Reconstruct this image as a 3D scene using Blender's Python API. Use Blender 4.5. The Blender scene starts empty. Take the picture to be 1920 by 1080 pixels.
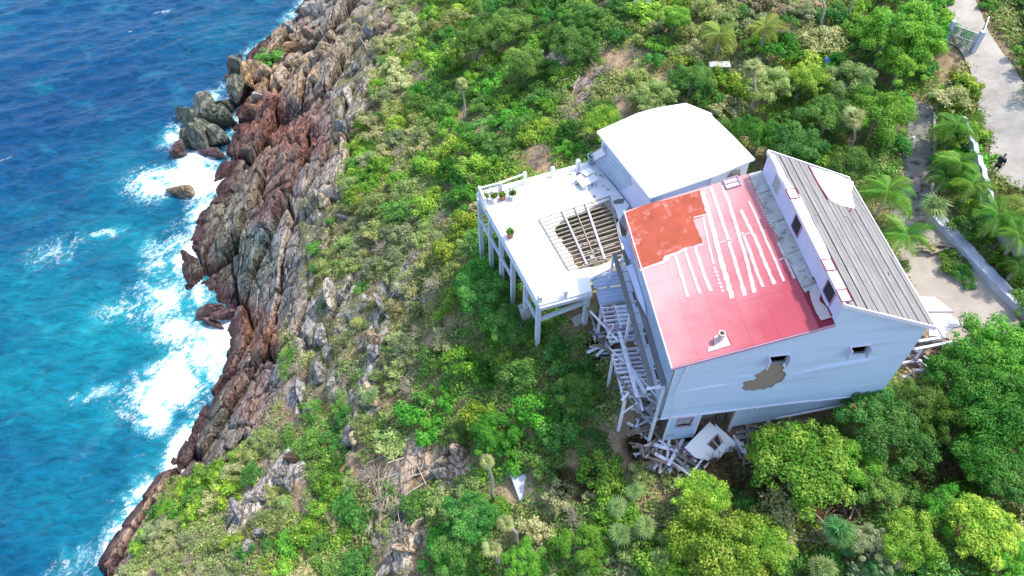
import bpy, bmesh, math, random
import numpy as np
from mathutils import Vector, Matrix
from mathutils.geometry import tessellate_polygon
R = math.radians
random.seed(7); rng = np.random.default_rng(7)
S = bpy.context.scene
# ------------------------------------------------------------------ camera, light, exposure
F = 1450.0; TH = R(51); CAMH = 38.0
cam = bpy.data.cameras.new('camera'); co = bpy.data.objects.new('camera', cam); S.collection.objects.link(co)
co.location = (0, 0, CAMH); co.rotation_euler = (R(90) - TH, 0, 0)
cam.sensor_width = 36; cam.lens = F / 1920 * 36; cam.clip_start = .5; cam.clip_end = 5000
S.camera = co
SUN_AZ, SUN_EL = R(68), R(60)
w = bpy.data.worlds.new('World'); S.world = w; w.use_nodes = True
nt = w.node_tree; bg = nt.nodes['Background']
sky = nt.nodes.new('ShaderNodeTexSky'); sky.sky_type = 'NISHITA'; sky.sun_disc = False
sky.sun_elevation = SUN_EL; sky.sun_rotation = SUN_AZ; sky.air_density = 1.0; sky.dust_density = 1.5
nt.links.new(sky.outputs[0], bg.inputs[0]); bg.inputs[1].default_value = .15
sl = bpy.data.lights.new('sun', 'SUN'); so = bpy.data.objects.new('sun', sl); S.collection.objects.link(so)
sl.energy = 2.0; sl.angle = R(2.5); sl.color = (1, .95, .87)
sd = Vector((math.sin(SUN_AZ) * math.cos(SUN_EL), math.cos(SUN_AZ) * math.cos(SUN_EL), math.sin(SUN_EL)))
so.rotation_euler = sd.to_track_quat('Z', 'Y').to_euler(); so.location = sd * 100
S.view_settings.view_transform = 'Standard'; S.view_settings.look = 'None'
S.view_settings.exposure = 1.5; S.view_settings.gamma = 1; S.view_settings.use_curve_mapping = False
S.cycles.max_bounces = 5; S.cycles.diffuse_bounces = 3; S.cycles.glossy_bounces = 2
S.cycles.transmission_bounces = 2; S.cycles.transparent_max_bounces = 4
# ------------------------------------------------------------------ measuring helpers
C = S.collection
def ray(u, v):
    a = (u - 960) / F; b = (540 - v) / F
    return Vector((a, math.cos(TH) + b * math.sin(TH), -math.sin(TH) + b * math.cos(TH)))
def un(u, v, z):
    d = ray(u, v); t = (z - CAMH) / d.z
    return Vector((d.x * t, d.y * t, z))
def prj(x, y, z):
    z = z - CAMH
    dep = y * math.cos(TH) - z * math.sin(TH); up = y * math.sin(TH) + z * math.cos(TH)
    return 960 + F * x / dep, 540 - F * up / dep
def frame(o, ang): return Matrix.Translation(Vector(o)) @ Matrix.Rotation(ang, 4, 'Z')
def onplane(M, u, v, n, d):
    Mi = M.inverted(); o = Mi @ Vector((0, 0, CAMH)); r = Mi.to_3x3() @ ray(u, v); n = Vector(n)
    t = (d - n.dot(o)) / n.dot(r); return o + r * t
HM = frame(un(1245, 830, 0), R(7.2))                      # house frame
def hl(u, v, z): return onplane(HM, u, v, (0, 0, 1), z)
def hf(u, v, w0=0): return onplane(HM, u, v, (0, 1, 0), w0)
SL = (10.0 - 7.8) / 7.1                                    # red roof pitch
def hr(u, v, up=0): return onplane(HM, u, v, (-SL, 0, 1), 7.8 + .8 * SL + up)
SG = (8.9 - 11.36) / (11.45 - 6.3)                        # grey roof pitch
def hg(u, v, up=0): return onplane(HM, u, v, (-SG, 0, 1), 11.36 - 6.3 * SG + up)
DM = frame(un(1012, 572, 3.3), R(20.5))                     # deck frame
def dl(u, v, z=0): return onplane(DM, u, v, (0, 0, 1), z)
# ------------------------------------------------------------------ materials
def srgb(r, g, b):
    f = lambda c: c / 12.92 if c <= .04045 else ((c + .055) / 1.055) ** 2.4
    return (f(r / 255), f(g / 255), f(b / 255), 1)
def mat(name, col=(.5, .5, .5), rough=.7, var=.15, scale=3.0, bump=.2, bscale=20.0, attr=None, trans=0, objvar=0,
        stretch=None, spec=.3, stain=None, metal=0):
    m = bpy.data.materials.new(name); m.use_nodes = True; t = m.node_tree; N = t.nodes; L = t.links
    b = N['Principled BSDF']; b.inputs['Roughness'].default_value = rough
    b.inputs['Specular IOR Level'].default_value = spec; b.inputs['Metallic'].default_value = metal
    tc = N.new('ShaderNodeTexCoord'); mp = N.new('ShaderNodeMapping'); L.new(tc.outputs['Object'], mp.inputs[0])
    if stretch: mp.inputs['Scale'].default_value = stretch
    n = N.new('ShaderNodeTexNoise'); n.inputs['Scale'].default_value = scale; n.inputs['Detail'].default_value = 6
    n.inputs['Roughness'].default_value = .65; L.new(mp.outputs[0], n.inputs[0])
    if attr:
        a = N.new('ShaderNodeAttribute'); a.attribute_name = attr; src = a.outputs['Color']
    else:
        a = N.new('ShaderNodeRGB'); a.outputs[0].default_value = (*col[:3], 1); src = a.outputs[0]
    mr = N.new('ShaderNodeMapRange'); mr.inputs[1].default_value = .25; mr.inputs[2].default_value = .75
    mr.inputs[3].default_value = 1 - var; mr.inputs[4].default_value = 1 + var; L.new(n.outputs['Fac'], mr.inputs[0])
    hv = N.new('ShaderNodeHueSaturation'); L.new(src, hv.inputs['Color']); L.new(mr.outputs[0], hv.inputs['Value'])
    out = hv.outputs[0]
    if objvar:
        oi = N.new('ShaderNodeObjectInfo'); m1 = N.new('ShaderNodeMapRange'); L.new(oi.outputs['Random'], m1.inputs[0])
        m1.inputs[3].default_value = .5 - .02 * objvar; m1.inputs[4].default_value = .5 + .03 * objvar; L.new(m1.outputs[0], hv.inputs['Hue'])
        m2 = N.new('ShaderNodeMath'); m2.operation = 'MULTIPLY_ADD'; L.new(oi.outputs['Random'], m2.inputs[0]); m2.inputs[1].default_value = 7.31
        m3 = N.new('ShaderNodeMath'); m3.operation = 'FRACT'; L.new(m2.outputs[0], m3.inputs[0])
        m4 = N.new('ShaderNodeMapRange'); L.new(m3.outputs[0], m4.inputs[0]); m4.inputs[3].default_value = 1 - .25 * objvar; m4.inputs[4].default_value = 1 + .25 * objvar
        m5 = N.new('ShaderNodeMath'); m5.operation = 'MULTIPLY'; L.new(m4.outputs[0], m5.inputs[0]); L.new(mr.outputs[0], m5.inputs[1]); L.new(m5.outputs[0], hv.inputs['Value'])
    if stain:
        scol, sscale, thr, soft = stain
        n2 = N.new('ShaderNodeTexNoise'); n2.inputs['Scale'].default_value = sscale; n2.inputs['Detail'].default_value = 8; n2.inputs['Roughness'].default_value = .7
        L.new(mp.outputs[0], n2.inputs[0])
        r2 = N.new('ShaderNodeMapRange'); r2.inputs[1].default_value = thr; r2.inputs[2].default_value = thr + soft; L.new(n2.outputs['Fac'], r2.inputs[0])
        mx = N.new('ShaderNodeMix'); mx.data_type = 'RGBA'; L.new(r2.outputs[0], mx.inputs[0]); L.new(out, mx.inputs[6]); mx.inputs[7].default_value = (*scol[:3], 1); out = mx.outputs[2]
    L.new(out, b.inputs['Base Color'])
    if bump:
        nb = N.new('ShaderNodeTexNoise'); nb.inputs['Scale'].default_value = bscale; nb.inputs['Detail'].default_value = 5; L.new(mp.outputs[0], nb.inputs[0])
        bp = N.new('ShaderNodeBump'); bp.inputs['Strength'].default_value = bump; bp.inputs['Distance'].default_value = .05
        L.new(nb.outputs['Fac'], bp.inputs['Height']); L.new(bp.outputs[0], b.inputs['Normal'])
    if trans:
        tr = N.new('ShaderNodeBsdfTranslucent'); L.new(out, tr.inputs[0]); ms = N.new('ShaderNodeMixShader'); ms.inputs[0].default_value = trans
        L.new(b.outputs[0], ms.inputs[1]); L.new(tr.outputs[0], ms.inputs[2]); L.new(ms.outputs[0], N['Material Output'].inputs[0])
    return m
M = {}
def cracks(m, rockattr=True, sc=(1.0, .45, .6), s1=.55, dark=.3):
    N = m.node_tree.nodes; L = m.node_tree.links; b = N['Principled BSDF']; src = b.inputs['Base Color'].links[0].from_socket
    tc = N.new('ShaderNodeTexCoord'); mp = N.new('ShaderNodeMapping'); L.new(tc.outputs['Object'], mp.inputs[0]); mp.inputs['Scale'].default_value = sc; mp.inputs['Rotation'].default_value = (0, 0, R(-12))
    outs = []
    for s, wd in ((s1, .018), (s1 * 2.7, .022)):
        n = N.new('ShaderNodeTexNoise'); n.inputs['Scale'].default_value = s; n.inputs['Detail'].default_value = 5; n.inputs['Roughness'].default_value = .55; n.inputs['Distortion'].default_value = .8; L.new(mp.outputs[0], n.inputs[0])
        q = N.new('ShaderNodeMath'); q.operation = 'SUBTRACT'; L.new(n.outputs['Fac'], q.inputs[0]); q.inputs[1].default_value = .5
        q2 = N.new('ShaderNodeMath'); q2.operation = 'ABSOLUTE'; L.new(q.outputs[0], q2.inputs[0])
        r = N.new('ShaderNodeMapRange'); L.new(q2.outputs[0], r.inputs[0]); r.inputs[1].default_value = .0; r.inputs[2].default_value = wd; r.inputs[3].default_value = 0; r.inputs[4].default_value = 1; outs.append(r.outputs[0])
    mn = N.new('ShaderNodeMath'); mn.operation = 'MINIMUM'; L.new(outs[0], mn.inputs[0]); L.new(outs[1], mn.inputs[1])
    if rockattr:
        at = N.new('ShaderNodeAttribute'); at.attribute_name = 'rock'; iv = N.new('ShaderNodeMath'); iv.operation = 'SUBTRACT'; iv.inputs[0].default_value = 1; L.new(at.outputs['Fac'], iv.inputs[1])
        mx_ = N.new('ShaderNodeMath'); mx_.operation = 'MAXIMUM'; L.new(mn.outputs[0], mx_.inputs[0]); L.new(iv.outputs[0], mx_.inputs[1]); mn = mx_
    f = N.new('ShaderNodeMapRange'); L.new(mn.outputs[0], f.inputs[0]); f.inputs[3].default_value = dark; f.inputs[4].default_value = 1
    # patchy tone with visible grain
    n3 = N.new('ShaderNodeTexNoise'); n3.inputs['Scale'].default_value = 3.2; n3.inputs['Detail'].default_value = 8; n3.inputs['Roughness'].default_value = .75; L.new(mp.outputs[0], n3.inputs[0])
    r3 = N.new('ShaderNodeMapRange'); L.new(n3.outputs['Fac'], r3.inputs[0]); r3.inputs[1].default_value = .3; r3.inputs[2].default_value = .7; r3.inputs[3].default_value = .62; r3.inputs[4].default_value = 1.35
    mu = N.new('ShaderNodeMath'); mu.operation = 'MULTIPLY'; L.new(f.outputs[0], mu.inputs[0]); L.new(r3.outputs[0], mu.inputs[1])
    hv = N.new('ShaderNodeHueSaturation'); L.new(src, hv.inputs['Color']); L.new(mu.outputs[0], hv.inputs['Value']); L.new(hv.outputs[0], b.inputs['Base Color'])
    ob = b.inputs['Normal'].links[0].from_socket; bp = N.new('ShaderNodeBump'); bp.inputs['Strength'].default_value = .9; bp.inputs['Distance'].default_value = .18; L.new(mn.outputs[0], bp.inputs['Height']); L.new(ob, bp.inputs['Normal'])
    b2 = N.new('ShaderNodeBump'); b2.inputs['Strength'].default_value = .7; b2.inputs['Distance'].default_value = .12; L.new(n3.outputs['Fac'], b2.inputs['Height']); L.new(bp.outputs[0], b2.inputs['Normal']); L.new(b2.outputs[0], b.inputs['Normal']); return m
M['leaf'] = mat('leaf', attr='Col', rough=.55, var=.22, scale=1.3, bump=0, trans=.48, objvar=1, spec=.2)
M['cover'] = mat('cover', attr='Col', rough=.6, var=.25, scale=.7, bump=0, trans=.4, spec=.15)
M['twig'] = mat('twig', (.36, .30, .235), .9, .3, 2, .0)
M['bark'] = mat('bark', (.27, .235, .19), .9, .3, 6, .4)
M['palmbark'] = mat('palmbark', (.38, .33, .27), .9, .25, 8, .4)
M['thatch'] = mat('thatch', (.42, .33, .2), .9, .25, 8, .3)
M['ground'] = mat('ground', attr='Col', rough=.92, var=.38, scale=1.1, bump=1.0, bscale=2.6, spec=.15)
cracks(M['ground'])
M['rock'] = mat('rock', attr='Col', rough=.85, var=.3, scale=1.5, bump=.7, bscale=4, spec=.2)
M['road'] = mat('road', (.37, .335, .285), .95, .3, .5, .6, 9, stain=((.25, .19, .13), .35, .52, .2))
M['drive'] = mat('drive', (.20, .185, .17), .95, .3, .9, .4, 8, stain=((.07, .06, .05), 1.6, .52, .08))
M['sand'] = mat('sand', (.34, .295, .245), .95, .18, .8, .4, 10, stain=((.20, .16, .12), .7, .58, .1))
M['wallblue'] = mat('wallblue', (.47, .58, .735), .5, .06, .8, .25, 3, stretch=(.6, 1, 6), stain=((.35, .44, .55), .4, .5, .25))
M['walllav'] = mat('walllav', (.58, .57, .74), .7, .08, 1.5, .15, 12)
M['trim'] = mat('trim', (.62, .60, .68), .7, .08, 3, .1)
M['pinktrim'] = mat('pinktrim', (.42, .25, .33), .7, .15, 3, .1)
M['white'] = mat('white', (.74, .74, .74), .6, .04, 1.2, .08, 8)
M['deckwhite'] = mat('deckwhite', (.74, .735, .73), .65, .05, 1.5, .1, 8, stain=((.42, .38, .36), .8, .66, .1))
M['post'] = mat('post', (.56, .60, .68), .75, .12, 4, .2, stain=((.3, .28, .3), 3, .6, .1))
M['greywood'] = mat('greywood', (.205, .195, .187), .85, .28, 1.3, .5, 6, stretch=(6, .5, 3), objvar=.35, stain=((.12, .115, .11), 2.5, .5, .2))
M['lavwood'] = mat('lavwood', (.66, .64, .70), .85, .2, 3, .3, objvar=.3, stain=((.36, .31, .30), 3, .62, .1))
M['brownwood'] = mat('brownwood', (.26, .20, .15), .9, .3, 3, .3, objvar=.4)
M['sheath'] = mat('sheath', (.26, .205, .16), .9, .3, 2, .4, 6, stretch=(1, 1, 5), stain=((.14, .11, .09), 2, .56, .1))
M['concrete'] = mat('concrete', (.40, .385, .36), .9, .22, 2, .4, 8, stain=((.16, .145, .12), 1.8, .52, .12))
M['dark'] = mat('dark', (.03, .03, .035), .8, .1, 3, 0)
M['glass'] = mat('glass', (.05, .06, .07), .12, .1, 3, 0, spec=.6)
M['darkred'] = mat('darkred', (.20, .012, .03), .6, .15, 3, .1)
M['bluemetal'] = mat('bluemetal', (.36, .43, .55), .45, .15, 1.2, .1, 6, stain=((.38, .33, .33), 1.1, .6, .15))
M['terracotta'] = mat('terracotta', (.36, .13, .09), .8, .15, 3, .1)
M['skin'] = mat('skin', (.28, .16, .11), .6, .05, 3, 0)
M['plyyellow'] = mat('plyyellow', (.36, .30, .16), .9, .35, 2, .3, 8, stain=((.12, .10, .07), 1.5, .52, .15))
M['oldboard'] = mat('oldboard', (.40, .38, .40), .85, .2, 2, .3, 8, stain=((.24, .21, .20), 2, .56, .15))
M['lath'] = mat('lath', (.36, .30, .235), .9, .25, 3, .2, objvar=.4)
M['black'] = mat('black', (.012, .012, .015), .7, .1, 3, 0)
M['carwhite'] = mat('carwhite', (.7, .7, .72), .25, .03, 3, 0, spec=.5)
M['bluecloth'] = mat('bluecloth', (.04, .16, .5), .6, .1, 3, 0)
M['metal'] = mat('metal', (.45, .46, .47), .5, .1, 3, 0, metal=.3)
M['orange'] = mat('orange', (.37, .085, .05), .85, .2, 1.2, .1, 8, spec=.1, stain=((.50, .22, .18), 1.1, .54, .12))
M['seal'] = mat('seal', (.53, .41, .40), .7, .06, 3, .1)
M['retwall'] = mat('retwall', (.46, .48, .56), .85, .18, .9, .3, 6, stain=((.25, .24, .24), 1.1, .58, .12))
# red roof paint, faded towards white in the middle of the slope
def roofmat():
    m = bpy.data.materials.new('redroof'); m.use_nodes = True; N = m.node_tree.nodes; L = m.node_tree.links; b = N['Principled BSDF']
    tc = N.new('ShaderNodeTexCoord'); sx = N.new('ShaderNodeSeparateXYZ'); L.new(tc.outputs['Object'], sx.inputs[0])
    n = N.new('ShaderNodeTexNoise'); n.inputs['Scale'].default_value = .55; n.inputs['Detail'].default_value = 9; n.inputs['Roughness'].default_value = .62; L.new(tc.outputs['Object'], n.inputs[0])
    # faded = 1 - deep ; deep grows towards the ridge side (x) and the front (low y)
    a = N.new('ShaderNodeMath'); a.operation = 'MULTIPLY_ADD'; L.new(sx.outputs[0], a.inputs[0]); a.inputs[1].default_value = .085; a.inputs[2].default_value = -.02
    c = N.new('ShaderNodeMath'); c.operation = 'MULTIPLY_ADD'; L.new(sx.outputs[1], c.inputs[0]); c.inputs[1].default_value = -.062; L.new(a.outputs[0], c.inputs[2])
    d = N.new('ShaderNodeMath'); d.operation = 'ADD'; L.new(c.outputs[0], d.inputs[0]); L.new(n.outputs['Fac'], d.inputs[1])
    r = N.new('ShaderNodeValToRGB'); sc_ = N.new('ShaderNodeMath'); sc_.operation = 'MULTIPLY_ADD'; L.new(n.outputs['Fac'], sc_.inputs[0]); sc_.inputs[1].default_value = .5; sc_.inputs[2].default_value = .25; L.new(sc_.outputs[0], d.inputs[1]); L.new(d.outputs[0], r.inputs[0]); e = r.color_ramp.elements
    e[0].position = .18; e[0].color = (.52, .31, .30, 1); e[1].position = .76; e[1].color = (.38, .075, .095, 1)
    x = e.new(.45); x.color = (.49, .185, .195, 1)
    L.new(r.outputs[0], b.inputs['Base Color']); b.inputs['Roughness'].default_value = .85; b.inputs['Specular IOR Level'].default_value = .1
    nb = N.new('ShaderNodeTexNoise'); nb.inputs['Scale'].default_value = 9; L.new(tc.outputs['Object'], nb.inputs[0]); bp = N.new('ShaderNodeBump'); bp.inputs['Strength'].default_value = .15; bp.inputs['Distance'].default_value = .03
    L.new(nb.outputs['Fac'], bp.inputs['Height']); L.new(bp.outputs[0], b.inputs['Normal'])
    return m
M['redroof'] = roofmat()
# ------------------------------------------------------------------ object helpers
def tag(o, label=None, cat=None, group=None, kind=None):
    if label: o['label'] = label
    if cat: o['category'] = cat
    if group: o['group'] = group
    if kind: o['kind'] = kind
    return o
def empty(name, label, cat, loc=(0, 0, 0), rot=(0, 0, 0), group=None, mtx=None):
    o = bpy.data.objects.new(name, None); C.objects.link(o); o.empty_display_size = .2
    if mtx is not None: o.matrix_world = mtx
    else: o.location = loc; o.rotation_euler = rot
    return tag(o, label, cat, group)
def link(name, me, parent=None, m=None):
    if m is not None and not me.materials: me.materials.append(M[m] if isinstance(m, str) else m)
    o = bpy.data.objects.new(name, me); C.objects.link(o)
    if parent is not None: o.parent = parent
    return o
def mesh(name, V, Fc, m=None, smooth=False, col=None):
    me = bpy.data.meshes.new(name); V = np.asarray(V, dtype=np.float32)
    if isinstance(Fc, np.ndarray):
        k = Fc.shape[1]; nf = len(Fc); me.vertices.add(len(V)); me.vertices.foreach_set('co', V.ravel())
        me.loops.add(nf * k); me.loops.foreach_set('vertex_index', Fc.astype(np.int32).ravel())
        me.polygons.add(nf); me.polygons.foreach_set('loop_start', np.arange(nf, dtype=np.int32) * k); me.update(calc_edges=True)
    else: me.from_pydata([tuple(float(c) for c in v) for v in V], [], [tuple(int(i) for i in f) for f in Fc]); me.update()
    if smooth: me.polygons.foreach_set('use_smooth', [True] * len(me.polygons))
    if col is not None:
        a = me.color_attributes.new('Col', 'FLOAT_COLOR', 'POINT'); c4 = np.ones((len(V), 4), dtype=np.float32); c4[:, :3] = col; a.data.foreach_set('color', c4.ravel())
    if m: me.materials.append(M[m] if isinstance(m, str) else m)
    return me
class MB:
    def __init__(s): s.v = []; s.f = []
    def add(s, V, Fc):
        o = len(s.v); s.v += [Vector(v) for v in V]; s.f += [tuple(i + o for i in f) for f in Fc]; return s
    def box(s, x0, x1, y0, y1, z0, z1, M4=None):
        V = [Vector(p) for p in ((x0, y0, z0), (x1, y0, z0), (x1, y1, z0), (x0, y1, z0), (x0, y0, z1), (x1, y0, z1), (x1, y1, z1), (x0, y1, z1))]
        if M4 is not None: V = [M4 @ v for v in V]
        return s.add(V, [(0, 3, 2, 1), (4, 5, 6, 7), (0, 1, 5, 4), (1, 2, 6, 5), (2, 3, 7, 6), (3, 0, 4, 7)])
    def bar(s, a, b, wd, ht, roll=0):
        a = Vector(a); b = Vector(b); d = (b - a); L = d.length
        q = d.to_track_quat('X', 'Z').to_matrix().to_4x4()
        return s.box(0, L, -wd / 2, wd / 2, -ht / 2, ht / 2, Matrix.Translation(a) @ q @ Matrix.Rotation(roll, 4, 'X'))
    def tube(s, pts, rad, n=6, cap=True):
        pts = [Vector(p) for p in pts]; o = len(s.v)
        if not hasattr(rad, '__len__'): rad = [rad] * len(pts)
        for i, p in enumerate(pts):
            d = (pts[min(i + 1, len(pts) - 1)] - pts[max(i - 1, 0)])
            if d.length < 1e-6: d = Vector((0, 0, 1))
            q = d.to_track_quat('Z', 'X')
            for k in range(n):
                a = 2 * math.pi * k / n; s.v.append(p + q @ Vector((math.cos(a) * rad[i], math.sin(a) * rad[i], 0)))
        for i in range(len(pts) - 1):
            for k in range(n):
                a = o + i * n + k; b = o + i * n + (k + 1) % n; s.f.append((a, b, b + n, a + n))
        if cap: s.f.append(tuple(o + k for k in reversed(range(n)))); s.f.append(tuple(o + (len(pts) - 1) * n + k for k in range(n)))
        return s
    def lathe(s, c, prof, n=14):
        o = len(s.v); c = Vector(c)
        for (r, z) in prof:
            for k in range(n):
                a = 2 * math.pi * k / n; s.v.append(c + Vector((r * math.cos(a), r * math.sin(a), z)))
        for i in range(len(prof) - 1):
            for k in range(n):
                a = o + i * n + k; b = o + i * n + (k + 1) % n; s.f.append((a, b, b + n, a + n))
        return s
    def sheet(s, outer, off, holes=()):
        """flat polygon (3D points) with holes, extruded by vector off"""
        loops = [[Vector(p) for p in outer]] + [[Vector(p) for p in h] for h in holes]
        flat = [p for l in loops for p in l]; tri = tessellate_polygon(loops); off = Vector(off); n = len(flat); o = len(s.v)
        s.v += flat + [p + off for p in flat]
        for t in tri:
            a, b, c = t; nn = (flat[b] - flat[a]).cross(flat[c] - flat[a])
            if nn.dot(off) > 0: a, b, c = c, b, a
            s.f.append((o + a, o + b, o + c)); s.f.append((o + c + n, o + b + n, o + a + n))
        k = 0
        for l in loops:
            for i in range(len(l)):
                a = o + k + i; b = o + k + (i + 1) % len(l); s.f.append((a, b, b + n, a + n))
            k += len(l)
        return s
    def build(s, name, m, parent=None, smooth=False, fix=True):
        me = mesh(name, s.v, s.f, m, smooth)
        if fix:
            bm = bmesh.new(); bm.from_mesh(me); bmesh.ops.recalc_face_normals(bm, faces=bm.faces); bm.to_mesh(me); bm.free()
        return link(name, me, parent)
# ------------------------------------------------------------------ numpy noise
def _h(ix, iy, k):
    n = (ix.astype(np.int64) * 374761393 + iy.astype(np.int64) * 668265263 + k * 2147483647) & 0xffffffff
    n = ((n ^ (n >> 13)) * 1274126177) & 0xffffffff; n = n ^ (n >> 16)
    return (n & 0xffffff) / float(0xffffff)
def vnoise(x, y, k=0):
    ix = np.floor(x); iy = np.floor(y); fx = x - ix; fy = y - iy; fx = fx * fx * (3 - 2 * fx); fy = fy * fy * (3 - 2 * fy)
    a = _h(ix, iy, k); b = _h(ix + 1, iy, k); c = _h(ix, iy + 1, k); d = _h(ix + 1, iy + 1, k)
    return (a + (b - a) * fx) * (1 - fy) + (c + (d - c) * fx) * fy
def fbm(x, y, o=4, k=0):
    s = 0; a = .5; t = 0
    for i in range(o): s = s + a * vnoise(x * 2 ** i, y * 2 ** i, k + i * 17); t += a; a *= .5
    return s / t
def worley(x, y, k=0):
    ix = np.floor(x); iy = np.floor(y); f1 = np.full(x.shape, 9.); f2 = f1.copy(); cid = np.zeros(x.shape); cx = cid.copy(); cy = cid.copy()
    for dx in (-1, 0, 1):
        for dy in (-1, 0, 1):
            jx = ix + dx; jy = iy + dy; px = jx + .1 + .8 * _h(jx, jy, k); py = jy + .1 + .8 * _h(jx, jy, k + 5); d = np.hypot(x - px, y - py)
            m1 = d < f1; f2 = np.where(m1, f1, np.minimum(f2, d)); cid = np.where(m1, _h(jx, jy, k + 9), cid)
            cx = np.where(m1, x - px, cx); cy = np.where(m1, y - py, cy); f1 = np.where(m1, d, f1)
    return f1, f2, cid, cx, cy
def sstep(a, b, x): t = np.clip((x - a) / (b - a), 0, 1); return t * t * (3 - 2 * t)
# ------------------------------------------------------------------ terrain
SEA = -26.0
WL = [(600, -60), (570, 0), (520, 62), (468, 100), (445, 140), (438, 190), (442, 240), (420, 300), (392, 380), (352, 480), (368, 545), (430, 598), (474, 612), (460, 665), (430, 715), (378, 750), (348, 880), (300, 912), (245, 960), (200, 1040), (172, 1095), (100, 1250)]
ctrl = []
for u, v in WL: ctrl.append(tuple(un(u, v, SEA)))
P_ = [(1245, 830, 0), (1310, 850, -.3), (1440, 800, .5), (1600, 770, .9), (1180, 790, -.6), (1130, 680, -.5), (1060, 620, -.4), (1670, 720, .9), (1750, 640, 1), (1740, 560, 1.1), (1850, 620, 1.1),
 (1700, 380, 2.2), (1735, 200, 3.2), (1640, 300, 2), (1550, 250, 2), (1400, 300, 1.5), (1300, 190, 1.3), (1130, 280, .6), (1000, 300, -1.5), (900, 340, -3.4), (1780, 0, 5.5), (1850, 100, 5), (1880, 200, 4.8), (1900, 330, 4.3), (1930, 450, 4), (1915, 60, 6.3), (1960, 150, 6.5),
 (1800, 300, 2.4), (1845, 440, 2), (1900, 560, 1.6), (1600, 20, 5), (1500, 120, 3.5), (1400, 20, 4), (1200, 20, 2.0), (1200, 110, .8), (1000, 20, -3), (1000, 120, -3), (850, 20, -7.5), (850, 180, -6.5), (750, 20, -10.5), (700, 250, -11), (760, 350, -9), (850, 300, -6),
 (905, 470, -2.6), (970, 560, -1.2), (1012, 645, -.8), (1105, 600, -.2), (800, 450, -6.5), (700, 500, -10), (640, 420, -12), (850, 600, -4.8), (950, 700, -2.8), (1050, 800, -1.8), (750, 700, -8), (650, 650, -11.2), (590, 600, -13.4),
 (1150, 950, -1.8), (950, 950, -4.4), (800, 900, -7), (700, 950, -9.3), (600, 900, -11.7), (500, 900, -14.5), (500, 1050, -13.5), (380, 1000, -17), (700, 1080, -9.8), (950, 1080, -5.2), (1200, 1080, -2.7), (1400, 1000, -1), (1600, 1050, 0), (1800, 900, 1), (1900, 1050, 2), (1900, 750, 2), (1500, 880, 0),
 (690, 30, -13.5), (655, 170, -13.5), (620, 280, -14), (590, 380, -14.5), (545, 450, -15), (510, 640, -16), (520, 740, -15), (470, 830, -16.5), (345, 900, -21), (305, 930, -22), (245, 1060, -21.5), (560, 130, -19.5), (500, 300, -20.5), (450, 500, -22)]
for u, v, z in P_: ctrl.append(tuple(un(u, v, z)))
for u, v, z in [(400, 0, -30), (300, 150, -31), (260, 300, -31), (150, 500, -32), (230, 700, -31), (100, 900, -33), (50, 1080, -33), (100, 200, -34)]: ctrl.append(tuple(un(u, v, z)))
ctrl += [(60, 20, 3), (65, 55, 8), (70, 100, 9), (25, 115, 2), (-10, 130, -8), (-32, 145, -25), (10, -10, -2), (-15, 0, -12), (-33, 5, -25), (50, -10, 3), (-60, 60, -36), (-75, 120, -36), (-60, 0, -36)]
ctrl = np.array(ctrl)
def tps(P, Z, lam=.02):
    n = len(P); D = np.hypot(P[:, None, 0] - P[None, :, 0], P[:, None, 1] - P[None, :, 1]); K = np.where(D > 0, D * D * np.log(D + 1e-9), 0) + lam * np.eye(n) * 20
    A = np.zeros((n + 3, n + 3)); A[:n, :n] = K; A[:n, n] = 1; A[:n, n + 1:] = P; A[n, :n] = 1; A[n + 1:, :n] = P.T
    return np.linalg.solve(A, np.r_[Z, 0, 0, 0])
cs = tps(ctrl[:, :2] / 10, ctrl[:, 2])
def tps_ev(x, y):
    sh = x.shape; x = x.ravel() / 10; y = y.ravel() / 10; out = np.zeros(len(x)); P = ctrl[:, :2] / 10
    for i in range(0, len(x), 40000):
        D = np.hypot(x[i:i + 40000, None] - P[None, :, 0], y[i:i + 40000, None] - P[None, :, 1]); K = np.where(D > 0, D * D * np.log(D + 1e-9), 0)
        out[i:i + 40000] = K @ cs[:len(P)] + cs[len(P)] + x[i:i + 40000] * cs[len(P) + 1] + y[i:i + 40000] * cs[len(P) + 2]
    return out.reshape(sh)
xs = np.r_[[-400, -250, -150, -100, -75, -60, -50], np.arange(-44, -10, .17), np.arange(-10, 46, .32), [47, 50, 55, 62, 75, 100, 150, 250, 400]]
ys = np.r_[[-150, -60, -20, -5, 3], np.arange(8, 66, .18), np.arange(66, 104, .3), [105, 108, 113, 120, 135, 160, 200, 300, 500]]
X, Y = np.meshgrid(xs, ys)
Xc = np.clip(X, -70, 70); Yc = np.clip(Y, -8, 130)
Zb = tps_ev(Xc[::2, ::2], Yc[::2, ::2])
from numpy import interp
tmp = np.array([interp(xs, xs[::2], r) for r in Zb]); Zb = np.array([interp(ys, ys[::2], tmp[:, j]) for j in range(len(xs))]).T
Zb = np.clip(Zb, -38, 14)
def prj_np(x, y, z):
    z = z - CAMH; dep = np.maximum(y * math.cos(TH) - z * math.sin(TH), 1); up = y * math.sin(TH) + z * math.cos(TH)
    return 960 + F * x / dep, 540 - F * up / dep
PU, PV = prj_np(X, Y, Zb)
def inpoly(px, py, poly):
    ins = np.zeros(px.shape, bool); n = len(poly); j = n - 1
    for i in range(n):
        xi, yi = poly[i]; xj, yj = poly[j]
        c = ((yi > py) != (yj > py)) & (px < (xj - xi) * (py - yi) / (yj - yi + 1e-9) + xi); ins ^= c; j = i
    return ins
LIP = [(720, -60), (700, 30), (680, 100), (672, 170), (662, 240), (635, 330), (610, 400), (580, 470), (550, 560), (530, 650), (535, 730), (490, 820), (425, 865), (350, 905), (310, 930), (275, 1000), (240, 1060), (200, 1150)]
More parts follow.
